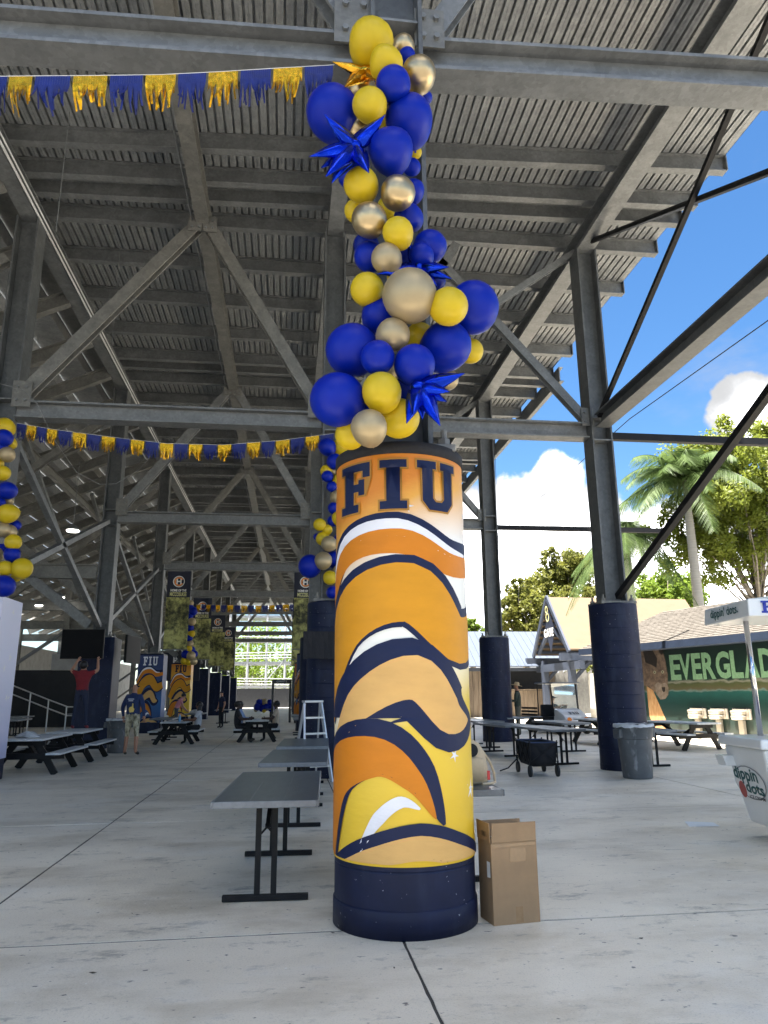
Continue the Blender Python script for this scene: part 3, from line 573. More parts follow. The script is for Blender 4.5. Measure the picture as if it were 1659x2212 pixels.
# ---------------------------------------------------------------- fringe bunting
FRB = mat('blue_tissue_fringe', (.005, .014, .14), .5, .15, var=.3, scale=14); FRG = mat('gold_foil_fringe', (.68, .36, .012), .22, .8, var=.4, scale=25, bump=.4, bscale=30); STRING = mat('white_string', (.7, .7, .68), .7)
def bunting(label, pts, npan, wfrac, drop, start='b', seed=1):
    """pts: 3D polyline of the string"""
    rs = random.Random(seed); t = thing('fringe_bunting', label, 'bunting', pts[0]); O_ = Vector(pts[0]); pts = [Vector(p)-O_ for p in pts]
    def at(u):
        k = min(int(u*(len(pts)-1)), len(pts)-2); f = u*(len(pts)-1)-k; return pts[k].lerp(pts[k+1], f)
    MB().tube([at(i/60) for i in range(61)], .003, 5).build('string', STRING, t)
    for i in range(npan):
        u0 = (i+.5-wfrac/2)/npan; u1 = (i+.5+wfrac/2)/npan; m_ = MB(); gold = (i % 2 == 0) ^ (start == 'b'); ns = 14
        nb = 3
        for s in range(ns):
            a = at(u0+(u1-u0)*s/ns); b = at(u0+(u1-u0)*(s+.97)/ns)
            m_.add([a, b, b-Vector((0, 0, drop*.30)), a-Vector((0, 0, drop*.30))], [(0, 1, 2, 3)])
            ed = abs((s+.5)/ns-.5)*2; ln = drop*(1.05-.14*ed)*rs.uniform(.88, 1.05)
            if gold and rs.random() < .12: ln *= rs.uniform(.55, .8)
            p, q = a-Vector((0, 0, drop*.30)), b-Vector((0, 0, drop*.30)); vs = []; sway = rs.uniform(-.06, .06)*drop*2; dy = rs.uniform(-.05, .05); tw = rs.uniform(-.9, .9)
            c_ = (p+q)/2; hw = (q-p)/2
            for j in range(4):
                f = j/3; d = Vector((sway*f*f+(.5-(s+.5)/ns)*drop*.10*f, dy*f*f*2, -(ln-drop*.3)*f)); h_ = Matrix.Rotation(tw*f, 3, 'Z') @ hw*(1.22-.25*f)
                vs += [c_+d-h_, c_+d+h_]
            m_.add(vs, [(2*j, 2*j+1, 2*j+3, 2*j+2) for j in range(3)])
        m_.build('fringe_panel', FRG if gold else FRB, t)
    return t
def sagline(p, q, Y, sag, x2=None, n=12):
    a, b = atY(p[0], p[1], Y), atY(q[0], q[1], x2 or Y)
    return [a.lerp(b, i/n)-Vector((0, 0, sag*4*(i/n)*(1-i/n))) for i in range(n+1)]
bunting('blue and gold fringe bunting strung high across the front, ending at the tall garland', [atY(-32, 165, 4.75), atY(60, 164, 4.72), atY(210, 163, 4.7), atY(350, 161, 4.68), atY(470, 155, 4.66), atY(600, 147, 4.63), atY(722, 140, 4.6)], 11, .92, .265, 'b', 4)
bunting('blue and gold fringe bunting sagging across the aisle between the second columns', [atY(36, 914, 13.2), atY(120, 928, 13.2), atY(240, 944, 13.2), atY(360, 958, 13.2), atY(480, 961, 13.2), atY(600, 952, 13.2), atY(722, 936, 13.2)], 23, .9, .3, 'b', 5)
bunting('small blue and gold fringe bunting far down the aisle', [atY(424, 1306, 37), atY(480, 1307, 37), atY(560, 1308, 37), atY(640, 1305, 37)], 16, .85, .36, 'g', 6)

# ================================================================ furniture
def ftable():
    t = thing('folding_table', None, 'table'); Lh, Wh, H = 1.0, .365, .69
    m_ = MB(); m_.box((0, 0, H-.012), (2*Wh-.012, 2*Lh-.012, .022)); top = m_.build('table_top', TABTOP, t)
    m_ = MB()
    for s in (-1, 1): m_.box((s*Wh, 0, H-.0225), (.014, 2*Lh+.014, .047)); m_.box((0, s*Lh, H-.0225), (2*Wh-.0145, .014, .047))
    m_.build('edge_band', TABEDGE, t, bevel=.005)
    for x in (-.11, .125): MB().box((x, 0, H), (.003, 2*Lh-.02, .003)).build('seam', TABEDGE, top)
    for s in (-1, 1):
        y = s*.74
        MB().box((0, y, H-.05), (.56, .045, .025)).build('rail', BLACKM, t)
        MB().box((0, y, .022), (.60, .045, .04)).build('foot', BLACKM, t, bevel=.004)
        for x in (-.06, .055): MB().bar((x, y, .042), (x, y, H-.06), .04, .03, (0, 1, 0)).build('leg', BLACKM, t)
        m_ = MB(); m_.bar((0, y-s*.02, H-.22), (0, y-s*.30, H-.05), .03, .012); m_.bar((-.05, y, H-.26), (0, y-s*.02, H-.21), .012, .012); m_.bar((.05, y, H-.26), (0, y-s*.02, H-.21), .012, .012); m_.build('folding_stay', BLACKM, t)
        for x in (-.2, 0, .2): MB().box((x, y-.03*s, H-.04), (.025, .03, .03)).build('clip', CHROME, t)
    return t
FT = [('grey folding table nearest the camera, left of the wrapped column', -.09, 6.42, -.05), ('grey folding table second from the camera in the aisle line', .13, 9.35, -.06), ('grey folding table third from the camera in the aisle line', .27, 11.9, -.05),
      ('grey folding table under the cream bag beside the wrapped column', 1.27, 6.70, .0), ('folding table just left of the navy column with the trash can', 5.45, 15.5, .1), ('folding table standing behind the black wagon', 5.1, 17.6, .12), ('folding table behind the trash can with one foot showing', 7.05, 14.75, .0),
      ('folding table in front of the second outer navy column', 5.25, 20.35, .05), ('folding table carrying the blue and white carton', 6.75, 22.9, .1), ('folding table right of the aisle past the ladder', .55, 24.6, 0.), ('folding table far right of the aisle behind the seated group', .5, 28.2, 0.), ('folding table beside the blue wrapped column', -4.1, 26.4, 0.),
      ('folding table under the pink-shirted man', -3.9, 33.2, .0), ('folding table nearest the camera under the seating', -9.2, 27, .1), ('folding table in the dark by the white railing', -10.4, 31, .1), ('folding table deepest in the dark under the seating', -9.4, 36, .0), ('folding table with the heap of balloons', -.9, 42.6, 0.), ('folding table between the navy columns on the open side', 6.9, 18.6, .05), ('folding table partly hidden by the second outer column', 3.9, 24.0, .0), ('folding table left of the aisle, beside the fifth column', -3.4, 41, 0)]
proto = None
for lab, x, y, a in FT:
    if proto is None: o = proto = ftable()
    else: o = copy_tree(proto)
    o.location = (x, y, .0); o.rotation_euler.z = a; tag(o, lab, 'table', 'grey folding tables')
def picnic():
    t = thing('picnic_table', None, 'picnic table'); H = .655; n = 5
    for k in range(n): MB().box((-.30+.15*k, 0, H-.018), (.142, 2.1, .036)).build('plank', PICTOP, t)
    for s in (-1, 1):
        for k in range(2): MB().box((s*(.58+.135*k-.0675), 0, .385), (.128, 2.1, .034)).build('bench_plank', PICTOP, t)
        for e in (-1, 1):
            y = e*.72; MB().bar((s*.56, y, 0), (s*.17, y, H-.04), .045, .12, (1, 0, 0)).build('leg', BLACKM, t)
        MB().bar((0, s*.1, .33), (0, s*.68, H-.05), .05, .07).build('brace', BLACKM, t)
    for e in (-1, 1):
        MB().box((0, e*.765, .335), (1.42, .04, .11)).build('bench_rail', BLACKM, t); MB().box((0, e*.765, H-.085), (.70, .04, .09)).build('top_rail', BLACKM, t)
    MB().box((0, 0, .3), (.06, 1.44, .07)).build('stretcher', BLACKM, t)
    return t
PT = [('pale-topped picnic table half behind the white-wrapped column, plastic wrap on it', -4.86, 15.75, .02), ('pale-topped picnic table with a man standing on it', -4.85, 18.35, .02), ('picnic table with a woman in a grey shirt seated at its right', -3.35, 24.0, .0), ('picnic table with three people seated round it', -.95, 24.5, .02), ('picnic table in front of the green mural wall', 9.95, 18.3, .22), ('picnic table set end-on behind the mural-side picnic table', 8.9, 20.6, .1)]
proto = None
for lab, x, y, a in PT:
    if proto is None: o = proto = picnic()
    else: o = copy_tree(proto)
    o.location = (x, y, 0); o.rotation_euler.z = a; tag(o, lab, 'picnic table', 'picnic tables')
LINER = mat('clear_bin_liner', (.55, .56, .57), .25, var=.15, scale=14, bump=.4, bscale=22)
def bin_(lab, x, y, s=1., rz=0.):
    t = thing('trash_can', lab, 'trash can', (x, y, 0), rz, 'grey trash cans', s)
    MB().lathe([(.225, 0), (.235, .01), (.262, .60), (.27, .61), (.285, .62), (.305, .80), (.315, .81), (.315, .835), (.30, .84), (.285, .835), (.235, .05), (.01, .04)], 40).build('body', BINM, t, auto=40)
    for a in (0, math.pi):
        m_ = MB(); m_.box((.315*math.cos(a), 0, .70), (.075, .17, .14), None); m_.box((.335*math.cos(a), 0, .66), (.05, .13, .08)); m_.build('handle', BINM, t, bevel=.012)
    rl = random.Random(3); n = 40; m_ = MB(); vs = []
    for r, z in ((.29, .78), (.30, .845), (.322, .85), (.327, .80)):
        for k in range(n): vs.append(((r+rl.uniform(-.004, .004))*math.cos(k*6.2832/n), (r+rl.uniform(-.004, .004))*math.sin(k*6.2832/n), z+rl.uniform(-.012, .012)))
    m_.add(vs, [(i*n+k, i*n+(k+1) % n, (i+1)*n+(k+1) % n, (i+1)*n+k) for i in range(3) for k in range(n)]); m_.build('liner', LINER, t, smooth=True)
bin_('grey trash can with a clear liner standing against the outer navy column', 5.86, 12.3, 1.03, .2)
bin_('grey trash can beside the man in patterned shorts', -4.35, 20.4, 1.0, .1)
# cardboard box
t = thing('cardboard_box', 'tall open cardboard box standing against the wrapped column', 'box', (1.295, 4.86, 0), R(8))
w_, d_, h_ = .315, .215, .475
for nm, c, s in (('panel', (w_/2, .003, h_/2), (w_, .006, h_)), ('panel', (w_/2, d_-.003, h_/2), (w_, .006, h_)), ('panel', (.003, d_/2, h_/2), (.006, d_-.0125, h_)), ('panel', (w_-.003, d_/2, h_/2), (.006, d_-.0125, h_)), ('bottom', (w_/2, d_/2, .004), (w_-.0125, d_-.0125, .006))):
    MB().box(c, s).build(nm, CARD, t)
def flap(p, q, dirv, ln):
    p, q, dv = Vector(p), Vector(q), Vector(dirv).normalized()*ln; nrm = (q-p).cross(dv).normalized()*.005
    MB().add([p, q, q+dv, p+dv, p+nrm, q+nrm, q+dv+nrm, p+dv+nrm], [(0, 1, 2, 3), (7, 6, 5, 4), (0, 4, 5, 1), (1, 5, 6, 2), (2, 6, 7, 3), (3, 7, 4, 0)]).build('flap', CARD, t)
z = h_+.002
flap((.004, 0, z), (w_-.004, 0, z), (.02, -.03, 1), .115); flap((w_-.004, d_-.002, z), (.004, d_-.002, z), (0, .10, 1), .10); flap((0, d_-.004, z), (0, .004, z), (-.03, 0, 1), .115); flap((w_, .004, z), (w_, d_-.004, z), (-.35, 0, .7), .09)
TAPE = mat('packing_tape', (.30, .185, .095), .25, var=.15, scale=20); WLAB = mat('paper_label', (.72, .72, .70), .6, var=.05, scale=40, col2=(.78, .78, .76)); INKB = mat('black_ink', (.02, .02, .02), .6)
for P_ in ([(.02, h_-.03), (w_-.01, h_-.024), (w_-.005, h_-.004), (.01, h_-.012)], [(.12, h_-.12), (.24, h_-.115), (.235, h_-.034), (.13, h_-.036)], [(.15, .01), (.20, .01), (.20, .10), (.15, .10)]): decal([P_], lambda u, v: Vector((u, -.0022, v)), 'tape', TAPE, t)
decal([[(.03, h_+.02), (.12, h_+.03), (.12, h_+.085), (.03, h_+.075)]], lambda u, v: Vector((-.004-(v-h_)*.03, u+.02, v)), 'shipping_label', WLAB, t)
decal([[(.03+.01*k, h_+.03), (.034+.01*k, h_+.03), (.034+.01*k, h_+.06), (.03+.01*k, h_+.06)] for k in range(8)], lambda u, v: Vector((-.0068-(v-h_)*.03, u+.02, v)), 'barcode', INKB, t)
decal([[(.08, .27), (.13, .265), (.13, .36), (.08, .36)]], lambda u, v: Vector((-.003, u-.06, v)), 'paper_label', WLAB, t)
# cream backpack on the table
t = thing('backpack', 'cream backpack with a tan strap lying on the folding table', 'bag', (1.47, 6.12, .69), R(12))
CREAMF = mat('cream_canvas', (.50, .40, .27), .8, var=.1, scale=8, bump=.15, bscale=40); CREAMD = mat('tan_trim', (.40, .28, .15), .6)
def superlathe(secs, n=28):
    m_ = MB(); vs = []
    for z, a, b, ox in secs:
        for k in range(n):
            th = k*6.2832/n; c, s = math.cos(th), math.sin(th); e = .62; vs.append((ox+math.copysign(abs(c)**e, c)*a, math.copysign(abs(s)**e, s)*b, z))
    nn = len(secs); m_.add(vs, [(i*n+k, i*n+(k+1) % n, (i+1)*n+(k+1) % n, (i+1)*n+k) for i in range(nn-1) for k in range(n)]+[tuple(range(n))[::-1], tuple((nn-1)*n+k for k in range(n))]); return m_
superlathe([(.001, .14, .09, 0), (.02, .155, .1, 0), (.12, .155, .1, 0), (.24, .145, .09, -.01), (.31, .115, .07, -.025), (.345, .07, .045, -.035), (.352, .02, .012, -.04)]).build('body', CREAMF, t, smooth=True)
superlathe([(.03, .10, .02, .0), (.16, .11, .025, 0), (.20, .09, .02, 0), (.21, .02, .01, 0)]).xf(Matrix.Translation((-.01, -.10, .0))).build('front_pocket', CREAMF, t, smooth=True)
MB().tube([(.06, -.03, .30), (.115, -.05, .24), (.17, -.06, .16), (.195, -.07, .08), (.19, -.09, .012), (.12, -.13, .008), (.04, -.16, .01)], .011, 6).build('strap', CREAMF, t)
MB().tube([(-.07, 0, .33), (-.06, 0, .385), (-.02, 0, .395), (.02, 0, .34)], .012, 6).build('top_handle', CREAMF, t)
MB().lathe([(.001, -.012), (.05, -.012), (.052, 0), (.05, .012), (.001, .012)], 24).xf(Matrix.Translation((-.02, -.115, .265)) @ Matrix.Rotation(R(80), 4, 'X')).build('black_disc', BLACKM, t, smooth=False)
MB().box((.12, -.118, .07), (.022, .008, .07)).build('red_tag', mat('red_tag', (.6, .05, .04), .5), t)
# wagon
t = thing('utility_wagon', 'black collapsible utility wagon in front of the folding tables', 'wagon', (4.42, 13.2, 0), R(-3)); wl, ww = .46, .24
WH = mat('grey_wheel', (.05, .05, .052), .5)
for sx in (-1, 1):
    for sy in (-1, 1):
        wv = thing('wheel', None, None, (sx*ww, sy*wl*.9, .095)); wv.parent = t
        MB().lathe([(.075, -.022), (.095, -.02), (.098, 0), (.095, .02), (.075, .022)], 24).xf(Matrix.Rotation(R(90), 4, 'Y')).build('tyre', RUBBER, wv, smooth=True)
        m_ = MB()
        for k in range(5): m_.bar((0, 0, 0), (0, .078*math.cos(k*1.2566), .078*math.sin(k*1.2566)), .012, .02)
        m_.lathe([(.02, -.03), (.02, .03)], 10).build('rim', WH, wv)
        MB().bar((sx*ww, sy*wl*.9, .11), (sx*ww, sy*wl, .25), .025).build('fork', BLACKM, t)
        MB().tube([(sx*ww, sy*wl, .22), (sx*ww, sy*wl, .60)], .011, 8).build('post', BLACKM, t)
for sx in (-1, 1):
    for k in range(3):
        y0, y1 = -wl+k*wl*2/3, -wl+(k+1)*wl*2/3
        for a, b in ((.24, .57), (.57, .24)): MB().bar((sx*(ww+.012), y0, a), (sx*(ww+.012), y1, b), .015, .01).build('lattice_bar', BLACKM, t)
for sy in (-1, 1):
    for a, b in ((.24, .57), (.57, .24)): MB().bar((-ww, sy*(wl+.012), a), (ww, sy*(wl+.012), b), .015, .01).build('lattice_bar', BLACKM, t)
m_ = MB(); vs = []; n = 5
for z, k in ((.56, 1.0), (.40, .97), (.24, .93), (.17, .80), (.15, .5)):
    vs += [(-ww*k, -wl*k, z), (ww*k, -wl*k, z), (ww*k, wl*k, z), (-ww*k, wl*k, z)]
m_.add(vs, [(i*4+j, i*4+(j+1) % 4, i*4+4+(j+1) % 4, i*4+4+j) for i in range(n-1) for j in range(4)]+[(16, 17, 18, 19)])
m_.build('fabric_tub', BLKFAB, t, smooth=True)
MB().tube([(-ww, -wl, .565), (ww, -wl, .565), (ww, wl, .565), (-ww, wl, .565), (-ww, -wl, .565)], .012, 8).build('rim_tube', mat('dark_blue_trim', (.01, .03, .09), .6), t)
MB().tube([(-ww-.01, wl, .22), (-ww-.15, wl+.1, .06), (-ww-.33, wl-.02, .025)], .012, 8).build('pull_handle', BLACKM, t)
# paper on the floor
P = atZ(1512, 1781, 0); t = tag(MB().add([(-.19, -.12, .002), (.13, -.17, .006), (.20, .08, .003), (-.10, .14, .012), (0, 0, .004)], [(0, 1, 4), (1, 2, 4), (2, 3, 4), (3, 0, 4)]).build('paper_sheet', mat('printed_sheet', (.62, .68, .74), .4, col2=(.74, .77, .80), scale=22)), 'crumpled printed sheet of paper lying on the concrete', 'paper'); t.location = P
# scattered bits on the floor
m_ = MB(); rl = random.Random(9)
for k in range(70):
    x, y = rl.uniform(-3, 5.5), rl.uniform(3.6, 11)**1.0; a = rl.uniform(0, 6.28); s = rl.uniform(.005, .016)*(1.5 if k < 14 else 1)
    ca, sa = math.cos(a)*s, math.sin(a)*s; m_.add([(x-ca, y-sa, .004), (x+sa*.4, y-ca*.4, .006), (x+ca, y+sa, .008), (x-sa*.4, y+ca*.4, .003)], [(0, 1, 2), (0, 2, 3)])
tag(m_.build('leaf_litter', mat('dead_leaf', (.06, .045, .03), .8, var=.5, scale=3)), 'tiny dry leaves and grit scattered over the floor', 'litter', kind='stuff')

# ================================================================ people
CLOTH = {}
def cloth(name, c, var=.15): 
    if name not in CLOTH: CLOTH[name] = mat('cloth_'+name, c, .85, var=var, scale=9, bump=.35, bscale=16)
    return CLOTH[name]
CAMO = mat('cloth_camouflage', (.10, .09, .05), .85, col2=(.60, .55, .40), scale=16, bump=.2, bscale=20, st=(1, 1, .5), detail=2)
HAIR = mat('dark_hair', (.012, .009, .008), .45, var=.4, scale=40)
STAND = dict(pelvis=(0, 0, .95), waist=(0, .0, 1.08), chest=(0, 0, 1.27), neckb=(0, .01, 1.44), neckt=(0, -.01, 1.52), head=(0, -.02, 1.61), crown=(0, -.005, 1.70), nose=(0, -.105, 1.59),
             sL=(.17, 0, 1.39), eL=(.235, .02, 1.13), wL=(.25, -.06, .90), hL=(.25, -.085, .82), pL=(.09, 0, .90), kL=(.10, -.015, .50), aL=(.105, .02, .085), tL=(.115, -.12, .04))
def mirror(J):
    J = dict(J)
    for k in list(J):
        if k[-1] == 'L' and len(k) == 2 and k[0]+'R' not in J: J[k[0]+'R'] = (-J[k][0], J[k][1], J[k][2])
    return J
SEAT = dict(STAND); 
for k in ('pelvis', 'waist', 'chest', 'neckb', 'neckt', 'head', 'crown', 'nose', 'sL'): SEAT[k] = (STAND[k][0], STAND[k][1], STAND[k][2]-.42)
SEAT.update(pL=(.10, -.02, .51), kL=(.13, -.40, .52), aL=(.13, -.38, .09), tL=(.14, -.51, .04), eL=(.24, -.13, .74), wL=(.14, -.34, .75), hL=(.09, -.42, .75))
RAD = dict(pelvis=.135, waist=.125, chest=.14, neckb=.075, neckt=.052, head=.088, crown=.062, nose=.016, s=.068, e=.046, w=.031, h=.036, p=.088, k=.058, a=.040, t=.038)
EDG = [('pelvis', 'waist', 'shirt'), ('waist', 'chest', 'shirt'), ('chest', 'neckb', 'shirt'), ('neckb', 'neckt', 'skin'), ('neckt', 'head', 'skin'), ('head', 'crown', 'skin'), ('head', 'nose', 'skin')]
for s in 'LR': EDG += [('chest', 's'+s, 'shirt'), ('s'+s, 'e'+s, 'upper'), ('e'+s, 'w'+s, 'fore'), ('w'+s, 'h'+s, 'skin'), ('pelvis', 'p'+s, 'pants'), ('p'+s, 'k'+s, 'pants'), ('k'+s, 'a'+s, 'shin'), ('a'+s, 't'+s, 'shoe')]
def person(label, loc, rz, J, skin, shirt, pants, shoe, fore='skin', shin='pants', hair='short', scale=.93, bulk=1., group=None):
    J = mirror(J); names = list(J); P = {k: Vector(v) for k, v in J.items()}
    me = bpy.data.meshes.new('sk'); me.from_pydata([P[k] for k in names], [(names.index(a), names.index(b)) for a, b, _ in EDG], [])
    o = bpy.data.objects.new('sk', me); COL.objects.link(o)
    o.modifiers.new('s', 'SKIN'); su = o.modifiers.new('u', 'SUBSURF'); su.levels = su.render_levels = 2
    for i, k in enumerate(names):
        r = RAD.get(k, RAD.get(k[0], .05))*(bulk if k in ('pelvis', 'waist', 'chest') or k[0] in 'pse' and len(k) == 2 else 1)
        me.skin_vertices[0].data[i].radius = (r, r); me.skin_vertices[0].data[i].use_root = (k == 'pelvis')
    dg = bpy.context.evaluated_depsgraph_get(); em = bpy.data.meshes.new_from_object(o.evaluated_get(dg)); bpy.data.objects.remove(o)
    bm = bmesh.new(); bm.from_mesh(em)
    regs = {'skin': 0, 'shirt': 1, 'pants': 2, 'shoe': 3}
    for f in bm.faces:
        c = f.calc_center_median(); best = None
        for a, b, rg in EDG:
            A, B = P[a], P[b]; d = B-A; t = max(0, min(1, (c-A).dot(d)/d.length_squared)); ra = RAD.get(a, RAD.get(a[0])); rb2 = RAD.get(b, RAD.get(b[0])); ds = (c-A-d*t).length-(ra*(1-t)+rb2*t)
            if best is None or ds < best[0]: best = (ds, rg, t)
        rg, t = best[1], best[2]
        if rg == 'upper': rg = 'shirt' if fore != 'skin' or t < .62 else 'skin'
        elif rg == 'fore': rg = 'skin' if fore == 'skin' or t > .93 else 'shirt'
        elif rg == 'shin': rg = 'pants' if (shin == 'pants' or t < .12) else 'skin'
        elif rg == 'shirt' and best[1] == 'shirt' and c.z < P['pelvis'].z+.03: rg = 'pants'
        f.material_index = regs[rg]; f.smooth = True
    for s in 'LR':                                  # five fingers on each hand
        W, H = P['w'+s], P['h'+s]; d = (H-W).normalized(); sd_ = d.cross(Vector((0, 1, 0)) if abs(d.y) < .8 else Vector((1, 0, 0))).normalized()
        n2 = d.cross(sd_)
        for k, (off, ln) in enumerate(((-.027, .062), (-.009, .074), (.010, .07), (.027, .055), (.034, .05))):
            a = H+sd_*off*.9+d*(.005 if k < 4 else -.045); dv = d if k < 4 else (d*.6+sd_*.8).normalized()
            mb = MB().tube([a, a+dv*ln*.55+n2*.004, a+dv*ln*.95+n2*.018], [.0095, .0085, .006], 6); vs = [bm.verts.new(v) for v in mb.v]
            for f in mb.f:
                q = bm.faces.new([vs[i] for i in f]); q.material_index = 0; q.smooth = True
    m2 = bpy.data.meshes.new('body'); bm.to_mesh(m2); bm.free()
    for m in (SKIN[skin], shirt, pants, shoe): m2.materials.append(m)
    t = thing('person', label, 'person', loc, rz, group, scale); b = bpy.data.objects.new('body', m2); COL.objects.link(b); b.parent = t
    Hc = P['head']; up_ = (P['crown']-P['head']).normalized()
    fr = (P['nose']-P['head']); fr = (fr-up_*fr.dot(up_)).normalized(); sx = up_.cross(fr)
    M_ = Matrix((( *[sx.x], fr.x, up_.x, Hc.x), (sx.y, fr.y, up_.y, Hc.y), (sx.z, fr.z, up_.z, Hc.z), (0, 0, 0, 1)))
    EYE_ = mat('eye', (.02, .015, .012), .2)
    for s in (-1, 1):
        MB().lathe([(.001, -.009), (.008, 0), (.001, .009)], 8).xf(M_ @ Matrix.Translation((s*.032, .078, .012))).build('eye', EYE_, t)
        MB().lathe([(.001, -.028), (.012, -.015), (.014, .01), (.001, .03)], 8).xf(M_ @ Matrix.Translation((s*.088, -.01, -.005))).build('ear', SKIN[skin], t, smooth=True)
    MB().box((0, 0, 0), (.04, .008, .008)).xf(M_ @ Matrix.Translation((0, .082, -.048))).build('mouth', mat('lips', (.25, .09, .07), .5), t)
    if hair in ('short', 'long'):
        prof_ = [(.001, -.03), (.092, -.025), (.104, .03), (.098, .075), (.07, .115), (.03, .135), (.001, .14)]
        MB().lathe(prof_, 18, sy=1.06).xf(M_ @ Matrix.Translation((0, -.022, .0)) @ Matrix.Rotation(R(16), 4, 'X')).build('hair', HAIR, t, smooth=True)
        if hair == 'long':
            m_ = MB().lathe([(.001, .06), (.085, .04), (.105, -.05), (.115, -.16), (.10, -.27), (.05, -.33), (.001, -.34)], 16, sy=.62); m_.xf(M_ @ Matrix.Translation((0, -.06, 0))).build('long_hair', HAIR, t, smooth=True)
    elif hair == 'hat':
        m_ = MB().lathe([(.001, .15), (.05, .148), (.078, .13), (.095, .05), (.10, .042), (.185, .03), (.19, .036), (.10, .052)], 26); m_.xf(M_ @ Matrix.Translation((0, -.01, .01))).build('straw_hat', mat('straw', (.42, .30, .16), .8, var=.15, scale=40), t, smooth=True)
    elif hair == 'cap':
        m_ = MB().lathe([(.001, .125), (.06, .11), (.092, .06), (.098, .02), (.09, .015)], 20); m_.box((0, .12, .022), (.13, .12, .012)); m_.xf(M_ @ Matrix.Translation((0, -.01, .01))).build('cap', cloth('navy_cap', (.012, .016, .04)), t, smooth=True)
    elif hair == 'glasses':
        m_ = MB(); m_.box((0, .088, .012), (.15, .012, .03)); m_.box((.09, .03, .016), (.008, .12, .012)); m_.box((-.09, .03, .016), (.008, .12, .012)); m_.xf(M_).build('sunglasses', BLACKM, t)
    return t
J1 = dict(STAND); J1.update(eL=(.34, -.06, 1.47), wL=(.27, -.22, 1.72), hL=(.25, -.27, 1.79), head=(0, .0, 1.60), crown=(0, .04, 1.68), nose=(0, -.085, 1.62), kL=(.13, 0, .5), aL=(.17, .02, .085), tL=(.19, -.12, .04))
JEAN = cloth('dark_jeans', (.018, .024, .05)); BLKP = cloth('black_trousers', (.012, .012, .014)); SHOE = mat('dark_shoe', (.015, .013, .012), .5); RSHOE = mat('red_shoe', (.30, .03, .03), .6)
person('man in a dark red shirt standing on a picnic table reaching up to the television', (-4.93, 18.85, .655), math.pi-.1, J1, 'tan', cloth('dark_red', (.19, .012, .018)), JEAN, RSHOE, bulk=1.08)
J2 = dict(STAND); J2.update(eL=(.27, .03, 1.14), wL=(.27, -.05, .92), hL=(.265, -.07, .84), kL=(.12, -.01, .5), aL=(.14, .02, .085), tL=(.17, -.11, .04), head=(0, -.01, 1.61), crown=(0, .015, 1.70), nose=(0, -.10, 1.61))
p2 = person('bald man in a navy long-sleeved shirt and patterned shorts looking up', (-3.80, 19.35, 0), math.pi-.25, J2, 'tan', cloth('navy_long_sleeve', (.014, .03, .10)), CAMO, SHOE, 'shirt', 'skin', 'glasses', 1.0, 1.22)
decal([[(-.05, 1.03), (.05, 1.02), (.075, 1.1), (.05, 1.15), (.0, 1.16), (-.01, 1.24), (-.035, 1.23), (-.04, 1.14), (-.07, 1.1)]], lambda u, v: Vector((u-.04, .178-.25*u*u, v)), 'printed_hand', mat('shirt_yellow', (.75, .55, .15), .8), p2)
for zz, ww_ in ((1.33, .16), (1.29, .12)): decal([[(-ww_/2, zz), (ww_/2, zz), (ww_/2, zz+.018), (-ww_/2, zz+.018)]], lambda u, v: Vector((u, .172-.3*u*u, v)), 'printed_line', INK['white'], p2, .04)
J3 = dict(STAND); J3.update(waist=(0, -.03, 1.07), chest=(0, -.12, 1.24), neckb=(0, -.22, 1.38), neckt=(0, -.27, 1.44), head=(0, -.32, 1.51), crown=(0, -.34, 1.60), nose=(0, -.41, 1.47), sL=(.17, -.17, 1.33), eL=(.24, -.24, 1.06), wL=(.2, -.42, .88), hL=(.18, -.48, .84))
person('man in a pink shirt leaning over a table by the orange wrapped column', (-4.75, 33.3, 0), math.pi/2+.3, J3, 'light', cloth('pink', (.62, .25, .30)), cloth('grey_trousers', (.08, .09, .11)), SHOE)
person('person in a navy shirt and cap standing beyond the grey-shirted woman', (-2.95, 34.5, 0), -.9, STAND, 'tan', cloth('navy_polo', (.012, .018, .05)), BLKP, SHOE, hair='cap')
person('woman with long dark hair in a grey shirt seated at a picnic table', (-2.72, 23.8, -.02), -math.pi/2+.1, SEAT, 'brown', cloth('pale_grey_shirt', (.48, .49, .52)), BLKP, SHOE, hair='long', bulk=1.12, scale=.95)
person('seated person in black at the near left of the shared picnic table', (-1.55, 24.0, -.02), math.pi/2, SEAT, 'dark', cloth('black_shirt', (.015, .015, .018)), BLKP, SHOE, bulk=1.1, scale=.95)
person('seated person in a light blue shirt at the far left of the shared picnic table', (-1.52, 24.75, -.02), math.pi/2-.1, SEAT, 'dark', cloth('light_blue', (.28, .38, .60)), BLKP, SHOE, 'shirt', scale=.95)
person('seated person in a beige shirt on the right of the shared picnic table', (-.36, 24.3, -.02), -math.pi/2, SEAT, 'dark', cloth('beige', (.56, .45, .33)), BLKP, SHOE, bulk=1.1, scale=.95)
J4 = dict(STAND); J4.update(eL=(.25, -.02, 1.13), wL=(.22, -.24, 1.2), hL=(.2, -.3, 1.25)); J4['eR'] = (-.24, .02, 1.13); J4['wR'] = (-.25, -.06, .9); J4['hR'] = (-.25, -.09, .82)
person('person in a straw hat and dark green shirt standing with a hand raised', (7.62, 24.4, 0), -math.pi/2-.5, J4, 'tan', cloth('dark_green', (.035, .045, .032)), cloth('olive_trousers', (.10, .095, .07)), SHOE, 'shirt', hair='hat', scale=1.0)

